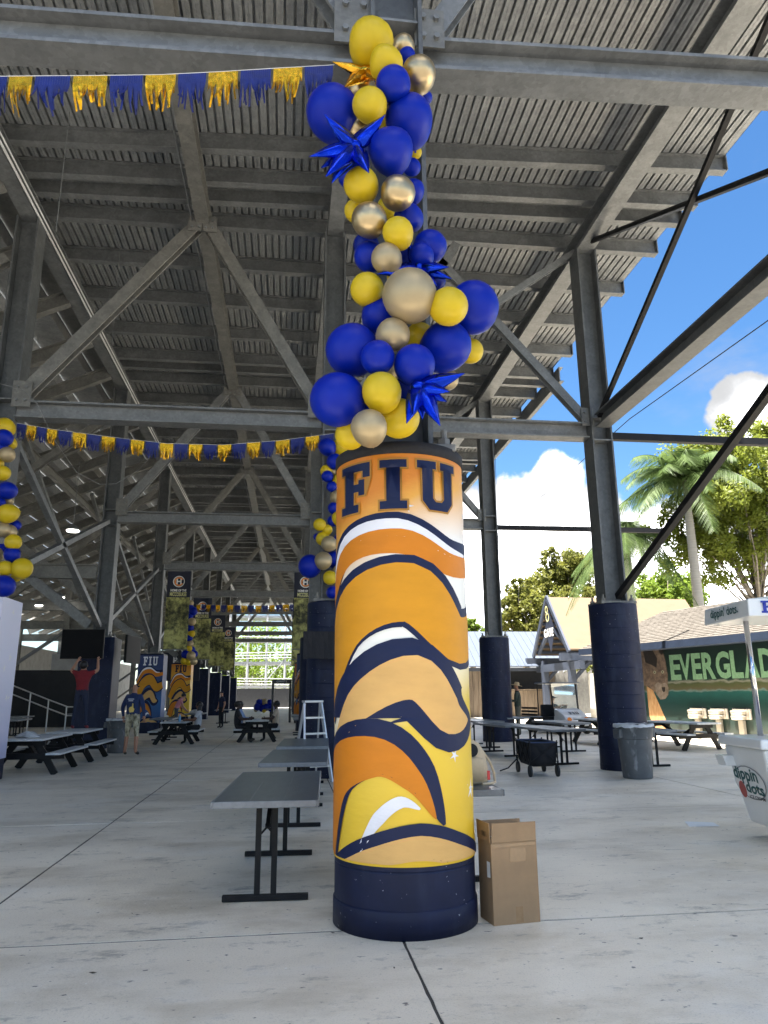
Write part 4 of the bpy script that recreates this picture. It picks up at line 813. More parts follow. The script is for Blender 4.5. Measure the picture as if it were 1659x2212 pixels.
# ================================================================ things hung and stood in the hall
SCREEN = mat('tv_screen', (.004, .004, .005), .55, var=.1, spec=.12)
t = thing('television', 'large black flat television on the square navy column', 'television', (-5.62, 21.15, 2.81), R(-3))
MB().box((0, 0, 0), (1.14, .07, .80)).build('housing', BLACKM, t, bevel=.008); MB().box((0, -.037, 0), (1.10, .006, .76)).build('screen', SCREEN, t); MB().box((.1, .1, 0), (.3, .14, .3)).build('wall_bracket', BLACKM, t)
t = thing('television', 'black flat television seen edge-on beside the square navy column', 'television', (-4.6, 22.7, 2.75), R(80))
MB().box((0, 0, 0), (1.1, .07, .8)).build('housing', BLACKM, t, bevel=.008); MB().box((0, -.037, 0), (1.06, .006, .76)).build('screen', SCREEN, t); MB().box((.1, .1, 0), (.25, .14, .3)).build('wall_bracket', BLACKM, t)
t = thing('television', 'television under a black cloth cover on the column behind the nearest one', 'television', (.74, 12.95, 2.24), R(4))
m_ = MB(); rl = random.Random(4); nx = 14; vs = []
for j, z in enumerate((.235, .1, -.05, -.235)):
    for i in range(nx+1): vs.append((-.5+i/nx*1.0, -.05-.012*math.sin(i*1.7+j)-.006*rl.random(), z+.01*math.sin(i*.8)*(j == 3)))
m_.add(vs, [(j*(nx+1)+i, j*(nx+1)+i+1, (j+1)*(nx+1)+i+1, (j+1)*(nx+1)+i) for j in range(3) for i in range(nx)]); m_.box((0, .01, 0), (1.0, .09, .455))
m_.build('cloth_cover', BLKFAB, t, smooth=False); MB().box((0, .12, 0), (.25, .14, .25)).build('wall_bracket', BLACKM, t)
# hanging banners
BNAVY = mat('banner_navy', (.008, .012, .03), .6, var=.1, scale=3, bump=.15, bscale=5, st=(6, 6, .4)); BCREAM = mat('banner_cream_ink', (.62, .60, .28), .6); BWHITE = mat('banner_white_ink', (.72, .72, .70), .6); BORG = mat('banner_orange_ink', (.75, .25, .05), .6)
def photo_mat(seed):
    m = mat('banner_photo_%d' % seed, (.5, .5, .2), .6); t = m.node_tree; b = t.nodes['Principled BSDF']; c = t.nodes.new('ShaderNodeTexCoord'); mp = t.nodes.new('ShaderNodeMapping'); mp.inputs['Location'].default_value = (seed*3.1, 0, seed*1.7); t.links.new(c.outputs['Object'], mp.inputs[0])
    n = t.nodes.new('ShaderNodeTexNoise'); n.inputs['Scale'].default_value = 4.5; n.inputs['Detail'].default_value = 9; n.inputs['Roughness'].default_value = .68; t.links.new(mp.outputs[0], n.inputs['Vector'])
    s = t.nodes.new('ShaderNodeSeparateXYZ'); t.links.new(c.outputs['Object'], s.inputs[0]); wv = t.nodes.new('ShaderNodeMath'); wv.operation = 'SINE'; k = t.nodes.new('ShaderNodeMath'); k.operation = 'MULTIPLY'; k.inputs[1].default_value = 3.4; t.links.new(s.outputs['Z'], k.inputs[0]); t.links.new(k.outputs[0], wv.inputs[0])
    a = t.nodes.new('ShaderNodeMath'); a.operation = 'MULTIPLY_ADD'; t.links.new(wv.outputs[0], a.inputs[0]); a.inputs[1].default_value = .09; t.links.new(n.outputs['Fac'], a.inputs[2])
    r = t.nodes.new('ShaderNodeValToRGB'); t.links.new(a.outputs[0], r.inputs[0]); e = r.color_ramp.elements; e[0].position = .36; e[0].color = (.03, .033, .012, 1); e[1].position = .62; e[1].color = (.46, .45, .15, 1); q = e.new(.48); q.color = (.17, .17, .055, 1)
    t.links.new(r.outputs[0], b.inputs['Base Color']); return m
def ring(r0, r1, a0=0, a1=6.2832, n=28, c=(0, 0)):
    return [[(c[0]+r*math.cos(a), c[1]+r*math.sin(a)) for r, a in ((r0, a0+(a1-a0)*k/n), (r1, a0+(a1-a0)*k/n), (r1, a0+(a1-a0)*(k+1)/n), (r0, a0+(a1-a0)*(k+1)/n))] for k in range(n)]
def banner(label, x, Y, z0=3.24, z1=6.40, wd=.94, seed=1):
    t = thing('hanging_banner', label, 'banner', (x, Y, z0), R(random.Random(seed).uniform(-4, 4)), 'banners hung along the aisle'); H = z1-z0; zs = H*.66
    wav = lambda u, v, off=0: Vector((u, -off+.02*math.sin(u*9+seed)+.012*math.sin(v*3+u*5), v))
    for nm, a, b, m in (('photo_panel', 0, zs, photo_mat(seed)), ('navy_panel', zs, H, BNAVY)):
        bm = bmesh.new(); nx, ny = 14, 10; g_ = [[bm.verts.new((-wd/2+wd*i/nx, a+(b-a)*j/ny, 0)) for i in range(nx+1)] for j in range(ny+1)]
        for j in range(ny):
            for i in range(nx): bm.faces.new((g_[j][i], g_[j][i+1], g_[j+1][i+1], g_[j+1][i]))
        decal_bm(bm, lambda u, v: wav(u, v), nm, m, t)
    cz = H-.42
    decal(ring(.20, .235, c=(0, cz)), lambda u, v: wav(u, v, .012), 'emblem_ring', BWHITE, t); decal(ring(.13, .185, .5, 5.8, c=(0, cz)), lambda u, v: wav(u, v, .012), 'emblem_ring', BORG, t)
    decal([[(-.10, cz-.10), (-.05, cz-.12), (-.05, cz+.12), (-.10, cz+.10)], [(.05, cz-.12), (.10, cz-.10), (.10, cz+.10), (.05, cz+.12)], [(-.048, cz-.02), (.048, cz-.02), (.048, cz+.03), (-.048, cz+.03)]], lambda u, v: wav(u, v, .014), 'emblem_letter', BWHITE, t)
    for s_, sz, zz, m, sx in (('HOME OF THE', .125, H-.83, BWHITE, .78), ('MICCOSUKEE', .22, H-1.02, BCREAM, .5)):
        bm = text_bm(s_, sz, .006, sx=sx, align='CENTER'); decal_bm(bm, lambda u, v, zz=zz: wav(u, v+zz, .012), 'lettering', m, t)
    MB().tube([(-wd/2-.05, 0, H+.02), (wd/2+.02, 0, H+.02)], .025, 8).build('top_rod', GALV, t); MB().tube([(-wd/2-.05, 0, -.02), (wd/2+.02, 0, -.02)], .025, 8).build('bottom_rod', GALV, t)
for k, Y in enumerate((30.6, 39.2, 47.8, 56.4)): banner('navy and olive banner beside the left columns, %s from the camera' % ORD[k], -4.56, Y, seed=k+1)
for k, Y in enumerate((30.45, 39.2, 47.8)): banner('navy and olive banner beside the right columns, %s from the camera' % ORD[k], .62-.0*k, Y, seed=k+7)
# round lamps under the seating
LAMP = bpy.data.materials.new('lamp_glow'); LAMP.use_nodes = True; LAMP.node_tree.nodes['Principled BSDF'].inputs['Emission Color'].default_value = (1, .97, .9, 1); LAMP.node_tree.nodes['Principled BSDF'].inputs['Emission Strength'].default_value = 3
for k, (px, py, Y) in enumerate(((157, 1148, 24.3), (86, 1310, 31.0), (128, 1292, 30))):
    P = atY(px, py, Y); t = thing('ceiling_lamp', 'round lit lamp under the seating, %s one' % ('nearest', 'lowest', 'middle')[k], 'lamp', P)
    MB().lathe([(.12, .02), (.2, .04), (.17, .12), (.08, .2), (.03, .22)], 24).build('housing', GALV, t, smooth=True); MB().lathe([(.001, .0), (.19, .002), (.195, .035), (.001, .036)], 24).build('lens', LAMP, t)
    MB().tube([(0, 0, .2), (0, 0, 2.4)], .012, 6).build('stem', GALV, t)
# ladder beside the second column
t = thing('step_ladder', 'white aluminium step ladder standing by the second round column', 'ladder', (.42, 12.95, 0), R(20)); ALU = mat('aluminium', (.55, .56, .57), .35, .6)
for sx in (-1, 1):
    MB().bar((sx*.24, -.30, 0), (sx*.15, 0, 1.28), .03, .06).build('front_rail', ALU, t); MB().bar((sx*.22, .36, 0), (sx*.14, .02, 1.26), .025, .05).build('rear_rail', ALU, t)
for k in range(4): MB().box((0, -.30+.30*(k+1)/5, 1.28*(k+1)/5), (.46-.035*(k+1), .08, .03)).build('step', ALU, t)
MB().box((0, 0, 1.29), (.34, .16, .04)).build('top_cap', ALU, t, bevel=.01)
# metal detector and signs down the aisle
t = thing('metal_detector', 'dark walk-through metal detector arch far down the aisle', 'metal detector', (-.35, 40.5, 0)); DARKP = mat('dark_grey_plastic', (.03, .032, .036), .45)
for s in (-1, 1): MB().box((s*.46, 0, 1.0), (.12, .55, 2.0)).build('side_panel', DARKP, t, bevel=.02)
MB().box((0, 0, 2.11), (1.04, .5, .22)).build('header', DARKP, t, bevel=.02); decal_bm(text_bm('GARRETT', .13, .003, align='CENTER'), lambda u, v: Vector((u, -.258, 2.07+v)), 'lettering', BWHITE, t)
t = thing('hanging_sign', 'dark sign with white and yellow letters behind the wrapped columns', 'sign', (-6.6, 44, 3.05)); MB().box((0, 0, 0), (3.0, .06, 1.6)).build('board', BNAVY, t)
decal_bm(text_bm('BLE', .55, .02, align='CENTER', sx=.9), lambda u, v: Vector((u+.35, -.034, .15+v)), 'lettering', BWHITE, t); decal_bm(text_bm('ER', .8, .03, align='CENTER', sx=.9), lambda u, v: Vector((u+.3, -.034, -.65+v)), 'lettering', BCREAM, t)
# the dark side: barriers, tanks, railing
AQ = mat('aquarium_print', (.10, .20, .17), .3, col2=(.42, .48, .40), scale=2.4, bump=.0, detail=8); DARKW = mat('dark_panel', (.012, .013, .016), .6, var=.3)
for k, (x, Y, wd) in enumerate(((-13.0, 34.5, 1.9), (-11.2, 43.0, 2.2))):
    t = thing('photo_panel', 'tall pale green photo panel of fish and sand, %s' % ('at the left edge' if k == 0 else 'right of the dark barrier'), 'panel', (x, Y, 0), R(12)); MB().box((0, 0, 1.5), (wd, .08, 3.0)).build('board', AQ, t)
    MB().box((0, -.05, .75), (wd-.04, .02, 1.2)).build('water_print', mat('water_print', (.03, .10, .09), .3, col2=(.10, .22, .2), scale=1.5), t); decal([swoosh([(-.2, 1.2), (.1, 1.5), (.2, 2.0), (.0, 2.5)], [.1, .4, .35, .05])], lambda u, v: Vector((u, -.05, v)), 'fish_print', mat('fish_print', (.45, .45, .38), .5, var=.3, scale=6), t)
tag(MB().box((-11.9, 38.5, 1.35), (3.9, .12, 2.7)).build('dark_barrier', DARKW), 'wide black barrier between two pale photo panels', 'barrier')
tag(MB().box((-10.0, 36.6, 3.0), (2.0, .5, .75)).build('concrete_block', CONC2, bevel=.02), 'pale concrete block above the black barrier', 'block')
t = thing('hand_railing', 'grey metal hand railing on steps in the dark under the seating', 'railing', (-9.3, 33.2, 0)); 
for k in range(4): MB().tube([(-2.2+k*.75, 0, 0), (-2.2+k*.75, 0, 1.9-.3*k)], .03, 8).build('post', ALU, t)
for dz in (0, -.35): MB().tube([(-2.2, 0, 1.9+dz), (-.7, 0, 1.3+dz), (.1, 0, 1.0+dz), (.9, 0, 1.0+dz), (.95, 0, .5+dz*.3)], .028, 8).build('rail', ALU, t)
# bottles and food on the grey-shirted woman's table
t = thing('water_bottle', 'clear bottle standing on the picnic table beside the seated woman', 'bottle', (-3.2, 23.2, .655)); MB().lathe([(.03, 0), (.04, .02), (.04, .15), (.02, .19), (.015, .22)], 16).build('bottle_body', mat('bottle_blue', (.15, .35, .55), .15), t, smooth=True); MB().lathe([(.018, .22), (.018, .25)], 12).build('cap', mat('red_cap', (.6, .05, .03), .4), t)
m_ = MB().lathe([(.001, .10), (.06, .09), (.12, .05), (.16, .004), (.001, .0)], 14, sx=1.5); rl = random.Random(8); m_.v = [(x+rl.uniform(-.02, .02), y+rl.uniform(-.02, .02), max(0, z+rl.uniform(-.015, .02))) for x, y, z in m_.v]
o = tag(m_.build('plastic_wrap', LINER), 'crumpled clear plastic wrap on the picnic table by the white column', 'wrapping'); o.location = (-4.95, 15.4, .656)
o = tag(MB().lathe([(.001, .16), (.10, .15), (.2, .08), (.22, .02), (.18, 0), (.001, 0)], 16, sx=1.3).build('food_bag', mat('food_bag', (.5, .42, .36), .5, col2=(.75, .72, .7), scale=12)), 'bag of food on the table under the pink-shirted man', 'bag'); o.location = (-3.85, 32.7, .691)

# ================================================================ outside, on the right
W0 = Vector((12.3, 24.6, 0)); WD = Vector((1.3, -5.2, 0)).normalized(); WN = Vector((WD.y, -WD.x, 0))   # mural wall: origin, run, outward normal
def wp(u, v, off=0.): return W0+WD*u+Vector((0, 0, v))+WN*off
t = thing('mural_building', 'low building with a green river mural on its wall and a shingled roof', 'building', (0, 0, 0))
m_ = MB(); m_.add([wp(-2, 0), wp(12, 0), wp(12, 3.2), wp(-2, 3.2), wp(-2, 0, -6), wp(12, 0, -6), wp(12, 3.2, -6), wp(-2, 3.2, -6)], [(0, 1, 2, 3), (0, 3, 7, 4), (4, 7, 6, 5), (1, 5, 6, 2)])
m = mat('mural_paint', (.02, .06, .045), .35, var=.3, scale=1.2, detail=8); tt = m.node_tree; b = tt.nodes['Principled BSDF']
c = tt.nodes.new('ShaderNodeTexCoord'); s = tt.nodes.new('ShaderNodeSeparateXYZ'); tt.links.new(c.outputs['Object'], s.inputs[0]); n = tt.nodes.new('ShaderNodeTexNoise'); n.inputs['Scale'].default_value = 3; n.inputs['Detail'].default_value = 8; mp = tt.nodes.new('ShaderNodeMapping'); mp.inputs['Scale'].default_value = (1, 1, 3); tt.links.new(c.outputs['Object'], mp.inputs[0]); tt.links.new(mp.outputs[0], n.inputs['Vector'])
a = tt.nodes.new('ShaderNodeMath'); a.operation = 'MULTIPLY_ADD'; tt.links.new(n.outputs['Fac'], a.inputs[0]); a.inputs[1].default_value = .22; tt.links.new(s.outputs['Z'], a.inputs[2]); mr = tt.nodes.new('ShaderNodeMapRange'); tt.links.new(a.outputs[0], mr.inputs[0]); mr.inputs[1].default_value = .11; mr.inputs[2].default_value = 3.2
r = tt.nodes.new('ShaderNodeValToRGB'); tt.links.new(mr.outputs[0], r.inputs[0]); e = r.color_ramp.elements; e[0].position = 0; e[0].color = (.05, .055, .045, 1); e[1].position = 1; e[1].color = (.004, .010, .008, 1)
for p_, q_ in ((.15, (.02, .035, .03)), (.34, (.006, .032, .028)), (.45, (.014, .075, .066)), (.463, (.12, .17, .155)), (.475, (.085, .075, .04)), (.53, (.055, .07, .025)), (.555, (.19, .19, .15)), (.575, (.012, .035, .025)), (.8, (.006, .016, .012))): k = e.new(p_); k.color = (*q_, 1)
tt.links.new(r.outputs[0], b.inputs['Base Color'])
wall = m_.build('wall', m, t)
LET = mat('mural_letter_green', (.17, .31, .18), .45, var=.18, scale=14)
for ch, u0, u1 in (('E', 1.27, 1.74), ('V', 1.69, 2.21), ('E', 2.24, 2.64), ('R', 2.68, 3.20), ('G', 3.23, 3.78), ('L', 3.81, 4.25), ('A', 4.28, 4.82), ('D', 4.86, 5.36), ('E', 5.42, 5.85), ('S', 5.9, 6.38)):
    bm = text_bm(ch, 1., .035); xs_ = [v.co.x for v in bm.verts]; ys_ = [v.co.y for v in bm.verts]; x0, x1, y0, y1 = min(xs_), max(xs_), min(ys_), max(ys_)
    decal_bm(bm, lambda u, v, A=(u0, u1, x0, x1, y0, y1): wp(A[0]+(u-A[2])/(A[3]-A[2])*(A[1]-A[0]), 1.77+(v-A[4])/(A[5]-A[4])*.82, .012), 'mural_letter', LET, wall)
# the big cat photographed in the mural
FUR = mat('mural_fur', (.06, .04, .03), .6, col2=(.20, .14, .10), scale=7, detail=9); FURP = mat('mural_pale_fur', (.13, .10, .075), .6, col2=(.26, .21, .17), scale=8); FURD = mat('mural_dark_fur', (.018, .013, .011), .6, var=.4, scale=8); EYG = mat('mural_eye', (.30, .30, .20), .4); LOG = mat('mural_log', (.30, .14, .05), .7, col2=(.55, .34, .16), scale=6, st=(3, 3, .6))
def mural(P, off, nm, m): decal([P], lambda u, v: wp(u, v, off), nm, m, wall)
mural([(-.1, 2.98), (.45, 3.0), (.95, 2.85), (1.08, 2.4), (1.12, 1.95), (1.06, 1.5), (.92, 1.2), (.66, 1.14), (.44, 1.4), (.1, 1.6), (-.1, 1.6)], .006, 'cat_face', FUR)
mural([(.80, 2.72), (.84, 2.86), (.92, 2.92), (1.0, 2.86), (1.03, 2.72), (.95, 2.6)], .008, 'cat_ear', FURD)
mural([(.0, 2.98), (.4, 2.98), (.7, 2.5), (.62, 2.2), (.40, 2.3), (.1, 2.4)], .008, 'cat_brow', FURD)
mural([(.45, 1.62), (.62, 1.72), (.8, 1.66), (.98, 1.7), (1.1, 1.55), (1.06, 1.3), (.9, 1.17), (.68, 1.15), (.5, 1.3)], .010, 'cat_muzzle', FURP)
mural([(.78, 1.55), (.95, 1.55), (.93, 1.42), (.86, 1.38), (.80, 1.44)], .012, 'cat_nose', FURD)
for eu in (.52, .90): mural([(eu+.07*math.cos(k*.785), 2.05+.055*math.sin(k*.785)) for k in range(8)], .012, 'cat_eye', EYG); mural([(eu+.025*math.cos(k*.785), 2.05+.03*math.sin(k*.785)) for k in range(8)], .014, 'cat_pupil', FURD)
for k in range(0): mural([(.95, 1.30+.05*k), (1.35-.05*k, 1.0+.09*k), (1.352-.05*k, 1.006+.09*k), (.95, 1.305+.05*k)], .012, 'cat_whisker', BWHITE)
mural([(.05, 1.6), (.35, 1.45), (.95, .25), (.95, .0), (.35, .0), (.05, .6)], .006, 'mural_log', LOG)
# roof: shingle courses, fascia
SHIN = mat('shingle', (.072, .063, .052), .85, col2=(.115, .10, .084), scale=9, bump=.3, bscale=30, st=(3, 3, 3))
NC = 22; oe, ze, orr, zr = .55, 2.98, -3.0, 4.46
rl = random.Random(6)
for k in range(NC):
    f0, f1 = k/NC, (k+1.25)/NC; m_ = MB()
    lo = lambda f: (oe+(orr-oe)*f, ze+(zr-ze)*f); (a0, z0), (a1, z1) = lo(f0), lo(f1); ul = -2.9+.8*f0; q = 40
    # staggered tabs along the course
    tabs = int((12.2-ul)/.30); x = ul+(.15 if k % 2 else 0)-.3
    for i in range(tabs+1):
        dz = rl.uniform(0, .012); L_, R_ = max(ul, x+.30*i), min(12.2, x+.30*i+.288)
        if R_-L_ < .02: continue
        m_.add([wp(L_, z0+.035+dz, a0), wp(R_, z0+.035+dz, a0), wp(R_, z1+.012, a1), wp(L_, z1+.012, a1), wp(L_, z0+.008, a0), wp(R_, z0+.008, a0)], [(0, 1, 2, 3), (4, 5, 1, 0)])
    tag(m_.build('shingle_course', SHIN, t), kind='stuff')
MB().add([wp(-2.9, ze-.0, oe), wp(12.2, ze, oe), wp(12.2, zr, orr), wp(-2.1, zr, orr), wp(12.2, ze, -6.55), wp(-2.9, ze, -6.55)], [(0, 1, 2, 3), (3, 2, 4, 5), (0, 3, 5)]).build('roof_deck', SHIN, t)
NAVYT = mat('navy_trim', (.02, .03, .055), .5, var=.15); MB().add([wp(-2.92, ze-.20, oe+.01), wp(12.2, ze-.20, oe+.01), wp(12.2, ze+.03, oe+.01), wp(-2.92, ze+.03, oe+.01), wp(-2.92, ze-.20, 0), wp(12.2, ze-.20, 0)], [(0, 1, 2, 3), (0, 4, 5, 1)]).build('fascia', NAVYT, t)
gb = wp(3.6, 0, -3.6)
g_ = MB(); gz = 4.25
def gp(u, v, o): return wp(3.0+u, gz+v, -3.3-o)
g_.add([gp(-.1, 0, -.3), gp(.55, .75, -.3), gp(3.6, .75, -.3), gp(3.6, 0, -.3), gp(-.1, 0, 2), gp(.55, .75, 2)], [(0, 1, 2, 3), (0, 1, 5, 4)]); 
MB().add([gp(0, 0, 0), gp(1.3, 0, 0), gp(.65, .62, 0), gp(0, 0, 3), gp(1.3, 0, 3), gp(.65, .62, 3)], [(0, 1, 2), (3, 5, 4), (0, 2, 5, 3), (1, 4, 5, 2)]).build('dormer', SHIN, t)
for p_, q_ in ((gp(-.08, -.06, -.1), gp(.65, .70, -.1)), (gp(1.38, -.06, -.1), gp(.65, .70, -.1))): MB().bar(p_, q_, .08, .16).build('dormer_trim', NAVYT, t)
# drinking fountains along the mural
STEELB = mat('brushed_steel', (.42, .38, .32), .35, .5, var=.1, scale=8)
for k, u in enumerate((2.35, 3.2, 4.05)):
    f = thing('drinking_fountain', 'steel twin-bowl drinking fountain on the mural wall, %s' % ('farthest one', 'middle one', 'nearest one, by the cart pole')[k], 'drinking fountain', wp(u, .62, .02), math.atan2(WD.y, WD.x)+0, 'steel drinking fountains')
    MB().box((0, -.03, .12), (.66, .06, .30)).build('back_plate', STEELB, f, bevel=.01)
    for z in (.16, .02): MB().lathe([(.16, -.06), (.2, -.05), (.22, .05), (.2, .07), (.17, .04), (.001, .02)], 20, (.0, -.18, z)).build('bowl', STEELB, f, smooth=True)
    for sx in (-1, 1): MB().lathe([(.02, 0), (.025, .05), (.01, .08)], 10, (sx*.26, -.1, .22)).build('spout', CHROME, f)
    MB().box((0, -.08, -.34), (.18, .1, .56)).build('pedestal_leg', STEELB, f)
# ice-cream cart at the right edge
t = thing('ice_cream_cart', 'white ice-cream cart with a square canopy at the right edge', 'cart', (0, 0, 0)); A = Vector((4.47, 6.62, 0)); cu = Vector((.993, -.12, 0)); cv = Vector((.12, .993, 0)); cart = lambda u, v, z: A+cu*u+cv*v+Vector((0, 0, z))
DDW = mat('cart_white', (.80, .80, .78), .3, var=.04, scale=3, coat=.3)
def frus(z0, z1, i0, i1, wd, dp, nm, m, bev=.02):
    q = lambda z, i: [cart(-.07+i, i, z), cart(wd-i, i, z), cart(wd-i, dp-i, z), cart(-.07+i, dp-i, z)]
    return MB().add(q(z0, i0)+q(z1, i1), [(3, 2, 1, 0), (4, 5, 6, 7)]+[(k, (k+1) % 4, 4+(k+1) % 4, 4+k) for k in range(4)]).build(nm, m, t, bevel=bev)
frus(.12, .86, .16, .03, 1.5, .9, 'body', DDW, .03); frus(.861, .955, -.01, .0, 1.5, .9, 'lid_rim', DDW, .02)
for u, v in ((.35, .2), (.35, .7), (1.2, .2), (1.2, .7)): MB().lathe([(.03, -.02), (.06, -.018), (.06, .018), (.03, .02)], 16).xf(Matrix.Translation(cart(u, v, .06)) @ Matrix.Rotation(R(90), 4, 'X')).build('wheel', RUBBER, t)
MB().add([cart(-.10, .70, .66), cart(-.10, .88, .66), cart(.02, .88, .66), cart(.02, .70, .66), cart(-.13, .70, .76), cart(-.13, .88, .76), cart(.0, .88, .76), cart(.0, .70, .76)], [(0, 1, 2, 3), (7, 6, 5, 4), (0, 4, 5, 1), (1, 5, 6, 2), (2, 6, 7, 3), (3, 7, 4, 0)]).build('side_handle', DDW, t)
MB().tube([cart(.245, .62, .955), cart(.245, .62, 2.13)], .027, 14).build('pole', CHROME, t, smooth=True)
CA = Vector((4.493, 6.70, 2.115)); ca = lambda u, v, z: CA+cu*u+cv*v+Vector((0, 0, z))
cn = MB(); n0 = [ca(0, 0, 0), ca(1.7, 0, 0), ca(1.7, 1.02, 0), ca(0, 1.02, 0)]; n1 = [ca(.015, .015, .172), ca(1.685, .015, .172), ca(1.685, 1.005, .172), ca(.015, 1.005, .172)]; n2 = [ca(.85, .51, .30)]
cn.add(n0+n1+n2, [(3, 2, 1, 0)]+[(k, (k+1) % 4, 4+(k+1) % 4, 4+k) for k in range(4)]+[(4+k, 4+(k+1) % 4, 8) for k in range(4)]); canopy = cn.build('canopy', DDW, t, bevel=.012)
TEAL = mat('logo_teal', (.01, .09, .085), .5); LBLUE = mat('logo_blue', (.01, .03, .35), .5); LRED = mat('logo_red', (.40, .05, .04), .4); LGREY = mat('logo_grey', (.25, .26, .27), .5)
def canopy_left(u, v): return ca(-.004, 1.0-u, v)+Vector((0, 0, 0))
def fit_text(s_, bold, u0, u1, v0, v1, fm, nm, m, parent, wob=0.):
    bm = text_bm(s_, 1., bold); xs_ = [v.co.x for v in bm.verts]; ys_ = [v.co.y for v in bm.verts]; x0, x1, y0, y1 = min(xs_), max(xs_), min(ys_), max(ys_)
    return decal_bm(bm, lambda u, v: fm(u0+(u-x0)/(x1-x0)*(u1-u0), v0+(v-y0)/(y1-y0)*(v1-v0)+wob*math.sin(u*7)), nm, m, parent)
fit_text("dippin' dots.", .018, .17, .80, .028, .15, canopy_left, 'logo_lettering', TEAL, canopy, .004)
decal(fiu(.13, .03, .36, .12), lambda u, v: ca(u, -.004, v), 'letters', LBLUE, canopy)
bodyface = lambda u, v: cart(-.07+.03+(.86-v)*.1757-.004, .80-u-(0.), v)
cv_ = cu
bl = lambda e, u0, u1, v0, v1: [( (u0+u1)/2+(u1-u0)/2*(1+e)*math.cos(k*.314), (v0+v1)/2+(v1-v0)/2*(1+e)*math.sin(k*.314)) for k in range(20)]
decal([bl(0, .0, .62, .36, .68)], lambda u, v: bodyface(u, v)-cv_*.001, 'logo_backing', LGREY, t); decal([bl(0, .012, .605, .372, .668)], lambda u, v: bodyface(u, v)-cv_*.003, 'logo_backing', DDW, t)
decal([bl(0, .06, .20, .36, .52)], lambda u, v: bodyface(u, v)-cv_*.005, 'logo_cherry', LRED, t)
fit_text('dippin', .03, .02, .50, .50, .66, lambda u, v: bodyface(u, v)-cv_*.006, 'logo_lettering', TEAL, t, .006); fit_text('dots', .03, .21, .56, .42, .53, lambda u, v: bodyface(u, v)-cv_*.006, 'logo_lettering', TEAL, t, .004); fit_text('ICE CREAM', .02, .24, .54, .372, .402, lambda u, v: bodyface(u, v)-cv_*.006, 'logo_lettering', INKB, t)
for k, (u, v, h_, cc_) in enumerate(((.33, .45, .28, (.16, .01, .14)), (.46, .5, .34, (.20, .06, .42)))):
    P = cart(u, v, .956); b_ = thing('spray_can' if k == 0 else 'drink_bottle', 'dark purple spray can standing on the ice-cream cart' if k == 0 else 'violet drink bottle standing on the ice-cream cart', 'can' if k == 0 else 'bottle', P)
    m = mat('purple_%d' % k, cc_, .25, .3, var=.2); 
    if k == 0: MB().lathe([(.034, 0), (.036, .01), (.036, .21), (.028, .235), (.012, .24)], 20).build('can_body', m, b_, smooth=True); MB().lathe([(.014, .24), (.014, .27), (.008, .28)], 12).build('nozzle', WHITEP, b_)
    else: MB().lathe([(.042, 0), (.045, .02), (.045, .22), (.038, .25)], 20).build('bottle_body', m, b_, smooth=True); MB().lathe([(.036, .25), (.036, .30), (.015, .31), (.012, .34)], 16).build('bottle_cap', mat('purple_cap', (.05, .015, .12), .4), b_)
rl = random.Random(12); C_ = cart(.40, .10, .975); fr = thing('tinsel_pile', 'small heap of gold and navy tinsel on the cart edge', 'tinsel', C_)
for nm, m in (('gold_strands', FRG), ('navy_strands', FRB)):
    m_ = MB()
    for k in range(70):
        p = Vector((rl.gauss(0, .10), rl.gauss(0, .04), rl.uniform(-.02, .05))); d = Vector((rl.uniform(-1, 1), rl.uniform(-1, .6), rl.uniform(-.9, .9))).normalized()*rl.uniform(.03, .08); s_ = d.cross(Vector((rl.random(), rl.random(), rl.random()))).normalized()*.006
        m_.add([p-s_, p+s_, p+d+s_, p+d-s_], [(0, 1, 2, 3)])
    tag(m_.build(nm, m, fr), kind='stuff')
# gate building
GY = 42.0
def gx(px, py, Y=GY): return atY(px, py, Y)
t = thing('entrance_gate', 'tan-roofed gate shelter on navy posts with a GATE sign in its gable', 'gate', (0, 0, 0))
TANR = mat('tan_roof', (.125, .085, .05), .75, var=.08, scale=2, bump=.05); NAVP = mat('slate_navy', (.035, .045, .07), .55, var=.1)
GX = 15.2; ap, fl_, fr_ = atX(1180, 1294, GX), atX(1156, 1410, GX), atX(1232, 1412, GX); fr_.z = fl_.z = (fr_.z+fl_.z)/2; ap.y = (fl_.y+fr_.y)/2
back = Vector((9.0, .6, 0)); ap2, fl2, fr2 = ap+back, fl_+back, fr_+back; up2 = Vector((0, 0, .08))
for q_, q2 in ((fr_, fr2), (fl_, fl2)): MB().add([ap, q_, q2, ap2, ap+up2, q_+up2, q2+up2, ap2+up2], [(0, 1, 2, 3), (7, 6, 5, 4), (0, 4, 5, 1), (1, 5, 6, 2), (2, 6, 7, 3)]).build('roof_slope', TANR, t)
for q_ in (fl_, fr_): MB().bar(ap+up2-Vector((.1, 0, 0)), q_+(q_-ap)*.03-Vector((.1, 0, 0)), .12, .26).build('barge_board', NAVP, t)
for k in range(1, 10):
    for q_ in (fl_, fr_):
        p_ = ap.lerp(q_, k/10)-Vector((0, 0, .14)); MB().bar(p_, p_+back*.95, .14, .16).build('roof_batten', NAVP, t)
mid = (fl_+fr_)/2; sg = thing('gate_sign', None, None, (0, 0, 0)); sg.parent = t; gd = (fr_-fl_).normalized()
gsn = lambda u, v, o=0.: mid.lerp(ap, .30)+gd*u+Vector((-.35-o, 0, v))
